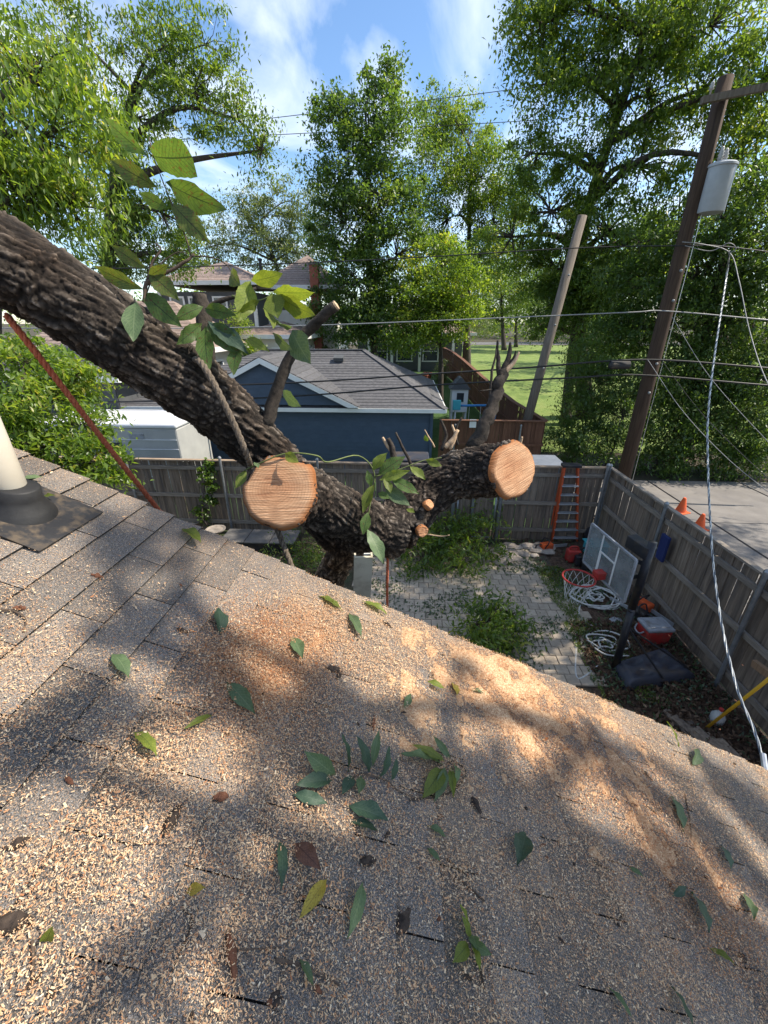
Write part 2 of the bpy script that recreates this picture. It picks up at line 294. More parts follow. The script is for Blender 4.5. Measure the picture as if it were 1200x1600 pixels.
FLASH = M('dark_flashing', (.016, .016, .018), (.035, .034, .034), scale=9, rough=.5, bump=.1, dirt=((.12, .09, .06), 22))
WOODGREY = M('weathered_wood', (.13, .095, .07), (.285, .222, .165), scale=3.5, stretch=(7, 7, .55), bump=.5, bscale=12, rough=.9, rnd=.16, dirt=((.07, .06, .055), 1.2))
WOODRAIL = M('weathered_rail', (.16, .13, .10), (.30, .255, .21), scale=4, stretch=(.8, .8, 7), bump=.4, bscale=10, rough=.9, rnd=.1)
WOODCAP = M('tan_cap_board', (.24, .17, .115), (.36, .27, .19), scale=4, stretch=(.8, .8, 7), bump=.3, rough=.85, rnd=.08)
WOODBROWN = M('brown_stained_wood', (.10, .042, .024), (.18, .085, .05), scale=3.5, stretch=(6, 6, .6), bump=.35, bscale=10, rough=.8, rnd=.16)
STEEL = M('galvanised_steel', (.20, .21, .22), (.33, .34, .35), scale=9, rough=.45, bump=.05, metal=.6)
SIDING = M('blue_grey_siding', (.048, .072, .112), (.064, .092, .138), scale=3, rough=.65, bump=.05, rnd=.05)
WHITE = M('white_trim', (.66, .66, .64), (.76, .76, .74), scale=3, rough=.6, bump=.04)
CREAM = M('cream_wall', (.62, .59, .53), (.70, .67, .61), scale=3, rough=.7, bump=.05, rnd=.04)
DKWALL = M('dark_grey_wall', (.07, .075, .08), (.10, .105, .11), scale=3, rough=.7, bump=.05, rnd=.05)
ROOFGREY = M('grey_roof_shingle', (.060, .060, .065), (.122, .120, .126), scale=9, stretch=(1, 1, 1), bump=.4, bscale=60, rough=.9, rnd=.14)
ROOFBROWN = M('brown_roof_shingle', (.20, .145, .12), (.32, .245, .21), scale=6, bump=.4, bscale=50, rough=.9, rnd=.06)
GLASS = M('dark_glass', (.03, .035, .04), (.06, .07, .08), scale=1, rough=.08, bump=0, spec=.8)
REDBRICK = M('red_brick', (.24, .075, .05), (.34, .125, .085), scale=7, rough=.9, bump=.4, rnd=.12)
POLEWOOD = M('creosote_pole', (.032, .020, .014), (.085, .055, .038), scale=3, stretch=(9, 9, .5), bump=.6, bscale=8, rough=.9)
POLEGREY = M('bleached_pole', (.10, .082, .066), (.21, .178, .148), scale=3, stretch=(9, 9, .5), bump=.5, bscale=8, rough=.9)
WIRE = M('black_cable', (.012, .012, .013), (.022, .022, .024), rough=.5, bump=0)
ALU = M('bare_aluminium_cable', (.42, .43, .44), (.56, .57, .58), scale=30, rough=.35, bump=.1, metal=.75)
GREYWIRE = M('weathered_cable', (.20, .205, .21), (.32, .325, .33), scale=30, rough=.5, bump=.1, metal=.3)
TRANSF = M('grey_painted_steel', (.34, .37, .40), (.42, .45, .48), scale=3, rough=.4, bump=.03)
PORC = M('porcelain', (.42, .42, .42), (.52, .52, .52), rough=.2, bump=0)
CONCRETE = M('concrete', (.15, .138, .128), (.225, .208, .192), scale=1.6, rough=.9, bump=.3, bscale=45, dist=.005, dirt=((.15, .14, .135), .9))
PAVER = M('tan_paver', (.31, .255, .195), (.44, .365, .28), scale=14, rough=.9, bump=.35, bscale=60, dist=.004, rnd=.14)
SAND = M('joint_sand', (.06, .05, .04), (.11, .09, .07), scale=40, rough=1)
DIRT = M('ground_soil', (.035, .028, .02), (.095, .072, .048), scale=9, detail=10, rough=1, bump=.9, bscale=30, dist=.03, dirt=((.035, .06, .02), 1.1))
MULCH = M('leaf_litter', (.025, .018, .013), (.10, .062, .042), scale=22, detail=8, rough=1, bump=1, bscale=40, dist=.03, c3=(.16, .11, .075))
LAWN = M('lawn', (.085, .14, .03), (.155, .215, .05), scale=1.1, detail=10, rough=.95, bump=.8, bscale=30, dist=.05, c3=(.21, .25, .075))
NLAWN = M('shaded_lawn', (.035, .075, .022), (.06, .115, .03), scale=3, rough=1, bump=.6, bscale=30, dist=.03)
ASPH = M('asphalt', (.10, .10, .10), (.16, .155, .15), scale=3, rough=.95)
ORANGE = M('orange_fibreglass', (.52, .085, .03), (.62, .12, .04), scale=6, rough=.5, bump=.04, dirt=((.35, .08, .04), 5))
CONEO = M('cone_orange', (.66, .09, .02), (.76, .13, .03), scale=8, rough=.65, bump=.06, dirt=((.40, .10, .05), 10))
ALUM = M('aluminium', (.50, .51, .53), (.62, .63, .65), scale=12, rough=.4, bump=.05, metal=.5)
BLACKP = M('black_plastic', (.013, .013, .016), (.03, .03, .036), scale=5, rough=.42, bump=.08, dirt=((.07, .055, .04), 6))
BASEP = M('dark_blue_black_plastic', (.03, .032, .045), (.055, .058, .075), scale=5, rough=.45, bump=.1, dirt=((.10, .075, .055), 4))
REDP = M('red_plastic', (.34, .022, .02), (.44, .04, .032), scale=7, rough=.55, bump=.08, dirt=((.20, .07, .05), 9))
GREYP = M('grey_plastic', (.25, .26, .28), (.33, .34, .365), scale=6, rough=.55, bump=.08, dirt=((.18, .165, .15), 8))
TEAL = M('teal_plastic', (.05, .34, .40), (.07, .42, .48), scale=4, rough=.5, bump=.02)
BLUEP = M('blue_plastic', (.03, .17, .42), (.04, .22, .5), scale=4, rough=.45, bump=.02)
NAVY = M('navy_plastic', (.014, .025, .10), (.022, .036, .13), scale=4, rough=.5, bump=.02)
def acrylic():
    m, t = newmat('clear_acrylic'); v = coords(t, rnd=False); n = N(t, 'ShaderNodeTexNoise', i_Scale=4, i_Detail=6); t.links.new(v, n.inputs['Vector'])
    mr = N(t, 'ShaderNodeMapRange'); mr.inputs[1].default_value = .3; mr.inputs[2].default_value = .75; mr.inputs[3].default_value = .25; mr.inputs[4].default_value = .75; t.links.new(n.outputs[0], mr.inputs[0])
    b = N(t, 'ShaderNodeBsdfPrincipled', i_Roughness=.22); b.inputs['Base Color'].default_value = (.30, .32, .33, 1); tp = N(t, 'ShaderNodeBsdfTransparent'); tp.inputs[0].default_value = (.8, .84, .85, 1)
    ms = N(t, 'ShaderNodeMixShader'); t.links.new(mr.outputs[0], ms.inputs[0]); t.links.new(tp.outputs[0], ms.inputs[1]); t.links.new(b.outputs[0], ms.inputs[2]); o = N(t, 'ShaderNodeOutputMaterial'); t.links.new(ms.outputs[0], o.inputs[0]); return m
ACRYL = acrylic()
ROPEW = M('white_rope', (.50, .49, .46), (.66, .64, .60), scale=60, rough=.9, bump=.7, bscale=120)
ROPEB = M('brown_rope', (.10, .078, .058), (.20, .16, .12), scale=70, rough=.95, bump=.8, bscale=130, stretch=(1, 1, 1))
ROPER = M('red_rope', (.42, .09, .04), (.56, .17, .085), scale=55, rough=.9, bump=.7, bscale=110)
YELLOW = M('yellow_fibreglass', (.62, .34, .02), (.70, .40, .03), scale=4, rough=.5, bump=.03)
BENCH = M('grey_brown_panel', (.10, .095, .09), (.15, .14, .13), scale=5, rough=.75, bump=.1)
COVER = M('slate_cover', (.12, .14, .17), (.18, .20, .24), scale=4, rough=.6)
STONE = M('rough_stone', (.24, .20, .17), (.40, .35, .30), scale=9, bump=.6, rough=.95, rnd=.2)
FIBRE = M('cream_fibreglass', (.52, .47, .36), (.60, .55, .43), scale=7, rough=.5, bump=.04, dirt=((.35, .30, .22), 8))
TWIG = M('twig_bark', (.05, .035, .026), (.12, .085, .06), scale=40, bump=.6, rough=.95, rnd=.25)
STICK = M('bare_stick', (.20, .12, .07), (.30, .19, .11), scale=12, stretch=(6, 6, .6), rough=.9)
PALEWOOD = M('splintered_wood', (.42, .28, .17), (.58, .42, .27), scale=16, stretch=(4, 4, .8), rough=.9, bump=.5)
VANWHITE = M('white_painted_metal', (.62, .63, .65), (.70, .71, .73), scale=2, rough=.4, bump=.02)
TRAILER = M('beige_panel', (.34, .34, .33), (.42, .42, .40), scale=2, rough=.5, bump=.03)
GREEN_STEM = M('green_stem', (.10, .13, .04), (.15, .18, .06), scale=20, rough=.7, bump=.1)

# ------------------------------------------------------------------ foliage built from arrays
def leaf_cloud(name, pos, L, mat, droop=.25, aspect=.42, up=.75, parent=None, seed=1, tint=None):
    """pos Nx3; each leaf is a folded diamond of two triangles with its own direction, size and tint"""
    r = np.random.default_rng(seed); n = len(pos)
    d = r.normal(size=(n, 3)); d[:, 2] -= droop*1.6; d /= np.linalg.norm(d, axis=1)[:, None]
    up_ = r.normal(size=(n, 3))*(1-up) + np.array([0, 0, 1])*up
    s = np.cross(d, up_); s /= np.linalg.norm(s, axis=1)[:, None]+1e-9; nn = np.cross(s, d)
    l = L*r.uniform(.6, 1.3, n)[:, None]; w = l*aspect*r.uniform(.8, 1.2, n)[:, None]*.5
    fold = w*r.uniform(-.1, .55, n)[:, None]
    v = np.empty((n, 4, 3)); v[:, 0] = pos-d*l*.5; v[:, 1] = pos+s*w+nn*fold-d*l*.05; v[:, 2] = pos+d*l*.5-nn*l*.08; v[:, 3] = pos-s*w+nn*fold-d*l*.05
    me = bpy.data.meshes.new(name); me.vertices.add(n*4); me.vertices.foreach_set('co', v.astype(np.float32).ravel())
    i = (np.arange(n)*4)[:, None]; f = np.concatenate([i+np.array([[0, 1, 2]]), i+np.array([[0, 2, 3]])], 1).ravel()
    me.loops.add(n*6); me.loops.foreach_set('vertex_index', f.astype(np.int32)); me.polygons.add(n*2)
    me.polygons.foreach_set('loop_start', (np.arange(n*2)*3).astype(np.int32)); me.polygons.foreach_set('loop_total', np.full(n*2, 3, np.int32))
    a = me.attributes.new('tint', 'FLOAT', 'FACE'); tt = r.beta(2, 2.2, n) if tint is None else np.clip(tint + r.normal(0, .16, n), 0, 1)
    a.data.foreach_set('value', np.repeat(tt, 2).astype(np.float32)); me.update(calc_edges=True); me.validate()
    return ob(name, me, mat, parent)
def blob(u, v, Y, ru, rv, rd=None):
    c = AY(u, v, Y); k = depth(c)/FPX; return (c.x, c.y, c.z, ru*k, rd if rd else (ru+rv)/2*k, rv*k)
def tree(name, label, base, blobs, tr, mat, nl, L, cl=.55, cat='tree', group=None, droop=.25, seed=1, aspect=.42, fork=.45, trunk_mat=None, up=.7, lean=None, per=46, part='trunk'):
    r = np.random.default_rng(seed); base = Vector(base); T = thing(name, label, cat, base, group)
    B = np.array(blobs); vol = B[:, 3]*B[:, 4]*B[:, 5]; w = vol**.75; w /= w.sum(); per = int(per*1.7) if cat == 'tree' else per; nl = int(nl*(1.35 if cat == 'tree' else 1)); ncl = max(len(blobs), nl//per)
    cnt = r.multinomial(ncl, w); C = []; which = []
    for k, b in enumerate(B):
        m = max(1, cnt[k]); d = r.normal(size=(m, 3)); d /= np.linalg.norm(d, axis=1)[:, None]; q = r.uniform(.18, 1, m)[:, None]**.42
        C.append(b[:3] + d*q*b[3:]); which += [k]*m
    C = np.concatenate(C); which = np.array(which)
    # wood
    mb = MB(); ctr = Vector(np.average(B[:, :3], axis=0, weights=w)); top = Vector((ctr.x, ctr.y, B[:, 2].max()))
    mid = base.lerp(ctr, fork); mid += Vector(r.normal(0, .25, 3))*.6
    if lean: mid = Vector(lean)
    tp = curve([base, mid, ctr.lerp(top, .55)], 7); rad = [tr*(1.25 if i == 0 else 1)*(1-.8*i/(len(tp)-1)) + .012 for i in range(len(tp))]
    mb.tube(tp, rad, 9)
    limb_end = []
    for k, b in enumerate(B):
        c = Vector(b[:3]); best = min(range(2, len(tp)), key=lambda i: (tp[i]-c).length + max(0, tp[i].z-c.z+.3)*2.5); a = tp[best]
        m1 = a.lerp(c, .5) + Vector((0, 0, .12*(c-a).length)) + Vector(r.normal(0, .08, 3))*(c-a).length
        lp = curve([a, m1, c], 5); r0 = min(rad[best]*.75, tr*.5); mb.tube(lp, [r0*(1-.85*i/10)+.008 for i in range(11)], 6); limb_end.append((lp, r0))
    for i in range(len(C)):
        lp, r0 = limb_end[which[i]]; c = Vector(C[i]); a = min(lp[3:], key=lambda p: (p-c).length); ml = a.lerp(c, .5) + Vector(r.normal(0, .1, 3))*(c-a).length
        mb.tube([a, ml, c], [r0*.22+.004, r0*.12+.003, .003], 3, cap=False)
    mb.build(part, trunk_mat or BARK_FAR, T, smooth=True)
    # leaves: each clump is a flattened spray, denser at its rim and lighter on top
    k = nl//len(C)+1; P = np.repeat(C, k, axis=0); j = r.normal(size=P.shape); j *= ((.70 if cat == 'tree' else .72)*cl*r.uniform(.3, 1.15, (len(C), 1))).repeat(k, 0); j[:, 2] *= .62; j[:, 2] -= .25*np.abs(j[:, 0])
    tn = (.44 + .2*r.normal(size=len(C))).repeat(k); P = P+j
    leaf_cloud('crown', P, L*(.70 if cat == 'tree' else .84), mat, droop, aspect, up, T, seed+5, np.clip(tn, 0, 1)); return T

# ================================================================== THE SETTING
def sheet(name, mat, x0, x1, y0, y1, dz=0, nx=2, ny=2, hf=None, ys=None):
    xs = np.linspace(x0, x1, nx); ys = ys if ys is not None else np.linspace(y0, y1, ny); mb = MB()
    for y in ys:
        for x in xs: mb.v.append((x, y, (hf(x, y) if hf else gz(y)) + dz))
    for j in range(len(ys)-1):
        for i in range(nx-1): a = j*nx+i; mb.f.append((a, a+1, a+1+nx, a+nx))
    o = ob(name, mb.mesh(name, True), mat); return struct(o)
YS = np.array([-600, -60, 0, 8, 13, 15, 17, 19, 21, 23, 25, 27, 29, 31, 33, 35, 45, 60, 90, 150, 300, 900.])
sheet('ground', DIRT, -700, 700, 0, 0, 0, 41, 0, ys=YS)
lawn = sheet('field', LAWN, 4.2, 60, 0, 0, .02, 3, 0, ys=np.array([17.3, 19, 21, 23, 25, 27, 29, 31, 33, 35, 45, 60, 78.]))
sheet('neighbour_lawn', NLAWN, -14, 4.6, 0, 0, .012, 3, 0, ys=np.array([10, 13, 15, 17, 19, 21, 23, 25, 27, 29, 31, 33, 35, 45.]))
sheet('street', ASPH, -70, 90, 0, 0, .03, 3, 0, ys=np.array([78.5, 81, 86.])); 
walk = sheet('pavement', CONCRETE, -70, 90, 0, 0, .09, 3, 0, ys=np.array([75.2, 76.8]))
# driveway slabs with open joints, right of the fence
drive = MB()
drive.box((14, 4, .01), (17.2, 20, .04)); drive = struct(drive.build('driveway', SAND))
for i, x0 in enumerate((5.45, 8.5, 11.55, 14.6)):
    for j, y0 in enumerate((-3, .4, 3.8, 7.2, 10.6)):
        m = MB(); m.box((x0+1.5, y0+1.68, .035), (2.985, 3.365, .07), rz=random.uniform(-.002, .002)); m.build('slab', CONCRETE, drive, bevel=.01)
# back garden: patio of small pavers in a running grid
patio = MB(); patio.box((1.2, 6.9, .012), (4.4, 4.4, .024)); patio = struct(patio.build('patio', SAND))
pv = MB(); pv.box((0, 0, 0), (.193, .193, .05)); pm = pv.mesh('paver')
bmx = bmesh.new(); bmx.from_mesh(pm); bmesh.ops.bevel(bmx, geom=[e for e in bmx.edges if all(v.co.z > 0 for v in e.verts)], offset=.008, segments=1, affect='EDGES'); bmx.to_mesh(pm); bmx.free(); pm.materials.append(PAVER)
cells = []
for i in range(23):
    for j in range(22):
        x = -.95+i*.2+(.1 if j % 2 else 0); y = 4.8+j*.2
        if x > 3.28+.25*sin(y*2.1) or y > 8.95-.18*sin(x*3): continue
        u_vis = (Vector((x, y, 0))-CAM); cells.append((u_vis.length, x, y))
def pxof(p):
    q = Vector(p)-CAM; d = q.dot(_Fw); return 600+FPX*q.dot(_R)/d, 800-FPX*q.dot(_U)/d
def above_rake(x, y):
    u, v = pxof((x, y, .03)); return v < 700+.43*u-5
vis = [c for c in cells if above_rake(c[1], c[2])]; vis.sort()
rest = MB()
for k, (d, x, y) in enumerate(vis):
    z = .032+random.uniform(-.004, .005); rz = random.uniform(-.02, .02)
    if k < 298:
        o = ob('paver', pm, None, patio); o.location = (x, y, z); o.rotation_euler = (random.uniform(-.015, .015), random.uniform(-.015, .015), rz)
    else: rest.box((x, y, z), (.192, .192, .05), rz=rz)
o = rest.build('paver_field', PAVER, patio, bevel=.006) if rest.v else None
if o: o['kind'] = 'stuff'
for n_, (x0, x1, y0, y1), s in (('mulch_bed', (2.9, 4.9, 1.5, 9.4), 31), ('planting_bed', (-7.5, -.7, 3, 9.4), 44)):
    mb = MB(); nx, ny = 60, 80; rr = random.Random(s)
    for j in range(ny+1):
        for i in range(nx+1):
            x = x0+(x1-x0)*i/nx; y = y0+(y1-y0)*j/ny; e = min(i, nx-i)/8
            mb.v.append((x, y, .006+min(1, e)*(.02+.05*noise.fractal(Vector((x*3, y*3, s)), .8, 2, 5))*1.0))
    for j in range(ny):
        for i in range(nx): a = j*(nx+1)+i; mb.f.append((a, a+1, a+2+nx, a+1+nx))
    struct(ob(n_, mb.mesh(n_, True), MULCH if s == 31 else DIRT))

# ------------------------------------------------------------------ the house we stand on
TH = math.atan(SL); RAKE = 1.6; EAVE = 2.55; RIDGE = -3.7; DXC = .129*cos(TH)
home = thing('house', 'house in the foreground whose shingled roof fills the lower half', 'house', (0, -2, 0))
deck = MB()
for (xa, xb) in ((RIDGE, EAVE), (RIDGE, 2*RIDGE-EAVE)):
    za, zb = roofz(RIDGE)-.014, roofz(EAVE)-.014
    deck.prism([(xa, RAKE, za), (xb, RAKE, zb), (xb, RAKE, zb-.12), (xa, RAKE, za-.12)], (0, -9, 0))
roof = deck.build('roof', ROOFDECK, home)
# rake board and gable wall under it
rb = MB()
rb.prism([(RIDGE, RAKE+.002, roofz(RIDGE)-.03), (EAVE, RAKE+.002, roofz(EAVE)-.03), (EAVE, RAKE+.002, roofz(EAVE)-.20), (RIDGE, RAKE+.002, roofz(RIDGE)-.20)], (0, .028, 0)); rb.build('rake_board', TRIM, home)
dr = MB(); dr.beam((RIDGE, RAKE+.022, roofz(RIDGE)-.021), (EAVE, RAKE+.022, roofz(EAVE)-.021), .05, .006, (SL, 0, 1)); dr.build('drip_edge', ROOFDECK, home)
gw = MB(); gw.prism([(2.15, 1.25, 0), (2.15, 1.25, roofz(2.15)-.16), (RIDGE, 1.25, roofz(RIDGE)-.16), (2*RIDGE-2.15, 1.25, roofz(2.15)-.16), (2*RIDGE-2.15, 1.25, 0)], (0, -8.3, 0)); gw.build('wall', BRICKY, home)
def tabmesh(L, W):
    m = MB(); t = .006
    P = [(-L/2, -W/2), (L/2, -W/2), (L/2, W/2), (-L/2, W/2)]
    m.v = [(x, y, 0) for x, y in P] + [(x, y, t if x > 0 else .001) for x, y in P]
    m.f = [(3, 2, 1, 0), (4, 5, 6, 7), (0, 1, 5, 4), (1, 2, 6, 5), (2, 3, 7, 6), (3, 0, 4, 7)]; return m.mesh('shingle')
tabs = [tabmesh(.146, w) for w in (.331, .332, .330)]
halft = tabmesh(.146, .163); quart = tabmesh(.146, .103)
EDGE = M('asphalt_edge', (.012, .012, .012), (.03, .028, .026), scale=60, rough=.95)
for t in tabs+[halft, quart]:
    t.materials.append(SHINGLE); t.materials.append(EDGE)
    for p in t.polygons: p.material_index = 0 if p.normal.z > .7 else 1
restm = MB(); cnt = 0; TILT = .0065/.129
for i in range(54):
    xl = EAVE-i*DXC; off = (i % 2)*.1675+(.012*((i*7) % 5-2)); y = RAKE+.046+random.uniform(-.007, .007)
    first = True
    while y > -4.5:
        W = .335
        if first and off > .06: me, w = (halft, .1675) if off > .13 else (quart, .107)
        else: me, w = tabs[(i*5+int(y*10)) % 3], W
        first = False; yc = y-w/2; xc = xl-.069*cos(TH); near = yc > -.12 and xl > -2.55
        zc = roofz(xc)-.004
        if near and cnt < 299:
            o = ob('shingle', me, None, roof); o.location = (xc, yc, zc+random.uniform(0, .0015)); o.rotation_euler = (random.uniform(-.004, .004), TH-TILT+random.uniform(-.006, .004), random.uniform(-.004, .004)); cnt += 1
        else: restm.box((xc, yc, zc+.002), (.146, w-.006, .005), ry=TH-TILT)
        y -= w
o = restm.build('shingle_field', SHINGLE, roof); o['kind'] = 'stuff'

# vent pipe through the roof
pb = AR(30, 797); vp = thing('vent_pipe', 'off-white plastic vent pipe with black rubber boot at the left edge of the roof', 'vent pipe', pb)
mb = MB(); mb.tube([pb+Vector((-.005, 0, -.05)), pb+Vector((-.01, .0, .18)), pb+Vector((-.02, 0, .55))], .056, 28); mb.build('pipe', PVC, vp, smooth=True)
nrm = Vector((SL, 0, 1)).normalized()
mb = MB(); mb.lathe(pb-Vector((0, 0, .02)), [(.118, -.03), (.112, .01), (.092, .04), (.074, .065), (.068, .08), (.065, .115), (.058, .12)], 32, (SL*.55, 0, 1)); mb.build('boot', RUBBER, vp, smooth=True)
fl = MB(); dn = Vector((cos(TH), 0, -sin(TH))); yy = Vector((0, 1, 0)); c0 = pb+nrm*.009+dn*.03
pts = [c0+dn*a+yy*b for a, b in ((-.18, -.16), (.17, -.16), (.17, .16), (-.18, .16))]; fl.prism(pts, nrm*.004); fl.build('flashing', FLASH, vp)

# ------------------------------------------------------------------ fences
pick_cache = {}
def picket_mesh(h, w, mat, th=.016):
    k = (h, w, mat.name)
    if k not in pick_cache:
        m = MB(); m.prism([(-w/2, 0, 0), (w/2, 0, 0), (w/2, 0, h-.03), (w/2-.022, 0, h), (-w/2+.022, 0, h), (-w/2, 0, h-.03)], (0, th, 0)); me = m.mesh('picket'); me.materials.append(mat); pick_cache[k] = me
    return pick_cache[k]
def fence(name, label, a, b, h, mat, railmat, side=1, gap=.004, w=.14, rails=(.3, 1.0, 1.65), posts=(), postmat=None, cap=None, ground=None, postside=1, skip=None, posth=None, capw=.12):
    a = Vector(a); b = Vector(b); g = ground or (lambda p: 0); T = thing(name, label, 'fence', (a.x, a.y, g(a))); d = (b-a); L = d.length; d.normalize(); ang = atan2(d.y, d.x); nn = Vector((-d.y, d.x, 0))*side
    n = int(L/(w+gap)); me = picket_mesh(h, w, mat)
    for i in range(n):
        s = (i+.5)*(w+gap); p = a+d*s
        if skip and skip[0] < s < skip[1]: continue
        o = ob('picket', me, None, T); o.location = (p.x, p.y, g(p)+.03+random.uniform(-.012, .012)); o.rotation_euler = (random.uniform(-.012, .012), random.uniform(-.008, .008), ang)
    for z in rails:
        m = MB(); K = 6 if ground else 1
        for k in range(K):
            p, q = a+d*(L*k/K), a+d*(L*(k+1)/K)
            if skip and K == 1:
                for s0, s1 in ((0, skip[0]), (skip[1], L)):
                    p, q = a+d*s0, a+d*s1; m.beam(p+nn*.036+Vector((0, 0, z)), q+nn*.036+Vector((0, 0, z)), .04, .09)
            else: m.beam(p+nn*.036+Vector((0, 0, g(p)+z)), q+nn*.036+Vector((0, 0, g(q)+z)), .04, .09)
        m.build('rail', railmat, T)
    if cap:
        K = 6 if ground else 1; m = MB()
        for k in range(K): p, q = a+d*(L*k/K), a+d*(L*(k+1)/K); m.beam(p+nn*.01+Vector((0, 0, g(p)+h+.052)), q+nn*.01+Vector((0, 0, g(q)+h+.052)), capw, .035)
        m.build('cap_board', cap, T)
    for s in posts:
        p = a+d*s+nn*.095*postside; m = MB(); hh = posth or h+.12
        m.lathe((p.x, p.y, g(p)), [(.032, 0), (.032, hh), (.042, hh), (.042, hh+.03), (.028, hh+.06), (.006, hh+.07)], 12); m.build('post', postmat or STEEL, T, smooth=False)
    return T
fence('wooden_fence', 'weathered grey board fence across the back of the yard behind the orange ladder', (-11.5, 9.55, 0), (4.78, 9.4, 0), 1.92, WOODGREY, WOODRAIL, side=-1, gap=.010, rails=(.32, 1.05, 1.78), cap=WOODCAP, posts=(2.2, 4.6, 7.0, 9.4, 13.2, 16.2), skip=(12.85, 13.75), capw=.11)
fence('wooden_fence', 'weathered grey board fence down the right side beside the driveway', (4.86, 9.45, 0), (4.92, -.6, 0), 1.90, WOODGREY, WOODRAIL, side=-1, gap=.003, rails=(.30, 1.02, 1.72), posts=(.12, 2.35, 4.62, 6.9, 9.1), cap=WOODRAIL, capw=.09, posth=2.02)
gl = lambda p: gz(p.y)
fence('stained_fence', 'low dark brown stained fence facing us beyond the right cut stub', (1.25, 15.0, 0), (5.05, 15.0, 0), 1.82, WOODBROWN, WOODBROWN, side=-1, gap=.004, rails=(.3, 1.0), posts=(.55, 2.9), cap=WOODBROWN, capw=.2, ground=gl, posth=1.7)
fence('stained_fence', 'long dark brown stained fence running away beside the sunny field', (5.05, 15.1, 0), (2.75, 34, 0), 1.82, WOODBROWN, WOODBROWN, side=1, gap=.004, rails=(.3, 1.0, 1.6), cap=WOODBROWN, capw=.2, ground=gl)
# gate in the back fence
gt = thing('garden_gate', 'small weathered gate in a steel frame under the right cut stub', 'gate', (1.8, 9.35, 0))
me = picket_mesh(1.25, .14, WOODGREY)
for i in range(6): o = ob('picket', me, None, gt); o.location = (1.42+i*.144, 9.40, .10)
m = MB()
for x in (1.33, 2.25): m.tube([(x, 9.34, .05), (x, 9.34, 1.45)], .022, 8)
for z in (.1, 1.40): m.tube([(1.33, 9.34, z), (2.25, 9.34, z)], .022, 8)
m.build('frame', STEEL, gt, smooth=True)
for x in (1.22, 2.36): m = MB(); m.lathe((x, 9.36, 0), [(.04, 0), (.04, 2.0), (.046, 2.0), (.02, 2.06)], 12); m.build('post', STEEL, gt)

# ------------------------------------------------------------------ grey garage beyond the back fence
ga = thing('garage', 'low blue-grey garage with hipped shingle roof beyond the back fence', 'garage', (-3, 13.63, 0))
GY = 13.95; EZ = 2.5; gx0, gx1 = -9.3, .86
for k in range(17):                                    # lap siding, board by board
    z = .12+k*.145
    m = MB(); m.prism([(gx0, GY, z), (gx0, GY-.022, z), (gx0, GY-.006, z+.15), (gx0, GY, z+.15)], (gx1-gx0, 0, 0)); m.build('siding_board', SIDING, ga)
    m = MB(); m.prism([(gx1, GY, z), (gx1+.022, GY, z), (gx1+.006, GY, z+.15), (gx1, GY, z+.15)], (0, 7, 0)); m.build('siding_board', SIDING, ga)
m = MB(); m.box(((gx0+gx1)/2, GY+3.52, 1.25), (gx1-gx0-.01, 7, 2.46)); m.build('wall', SIDING, ga)
m = MB(); m.box((gx1+.02, GY-.02, 1.25), (.1, .1, 2.5)); m.build('corner_board', SIDING, ga)
ex0, ex1, ey0, ey1 = gx0-.45, gx1+.45, 13.6, 21.4; rz_ = 4.1; ry_ = 17.5
# hipped main roof laid in real courses
def hip_courses(parent, mat, ex0, ex1, ey0, ey1, ez, rzz, rx0, rx1, ry, n=20, name='shingle_course', th=.016):
    def lerp(a, b, t): return a+(b-a)*t
    for k in range(n):
        t0, t1 = k/n, (k+1.12)/n if k < n-1 else 1
        A = lambda t: [(lerp(ex0, rx0, t), lerp(ey0, ry, t)), (lerp(ex1, rx1, t), lerp(ey0, ry, t)), (lerp(ex1, rx1, t), lerp(ey1, ry, t)), (lerp(ex0, rx0, t), lerp(ey1, ry, t))]
        z0, z1 = lerp(ez, rzz, t0)+th, lerp(ez, rzz, t1); a, b = A(t0), A(min(t1, .999))
        for s in (0, 1, 3):
            p, q = a[s], a[(s+1) % 4]; r_, w = b[(s+1) % 4], b[s]
            m = MB(); m.v = [(p[0], p[1], z0), (q[0], q[1], z0), (r_[0], r_[1], z1), (w[0], w[1], z1), (p[0], p[1], z0-th), (q[0], q[1], z0-th)]; m.f = [(0, 1, 2, 3), (0, 4, 5, 1)]
            m.build(name, mat, parent)
rfm = MB(); rx0, rx1 = ex0+3.9, ex1-3.05
rfm.v = [(ex0, ey0, EZ), (ex1, ey0, EZ), (ex1, ey1, EZ), (ex0, ey1, EZ), (rx0, ry_, rz_-.02), (rx1, ry_, rz_-.02)]; rfm.f = [(0, 1, 5, 4), (1, 2, 5), (2, 3, 4, 5), (3, 0, 4), (3, 2, 1, 0)]
garoof = rfm.build('roof', ROOFGREY, ga); hip_courses(garoof, ROOFGREY, ex0, ex1, ey0, ey1, EZ, rz_, rx0, rx1, ry_, 22)
m = MB(); m.box(((ex0+ex1)/2, ey0-.015, EZ-.05), (ex1-ex0, .03, .13)); m.build('fascia', WHITE, ga)
m = MB(); m.box((ex1+.015, (ey0+ey1)/2, EZ-.05), (.03, ey1-ey0, .13)); m.build('fascia', WHITE, ga)
m = MB(); m.beam((rx0, ry_, rz_+.02), (rx1, ry_, rz_+.02), .22, .03); m.build('ridge_cap', ROOFGREY, garoof)
for a in ((ex1, ey0),): m = MB(); m.beam((a[0], a[1], EZ+.02), (rx1, ry_, rz_+.02), .2, .03); m.build('ridge_cap', ROOFGREY, garoof)
m = MB(); c = Vector((-2.6, 16.6, 3.86)); m.box(c, (.38, .3, .14), rx=.38); m.build('roof_vent', DKWALL, garoof)
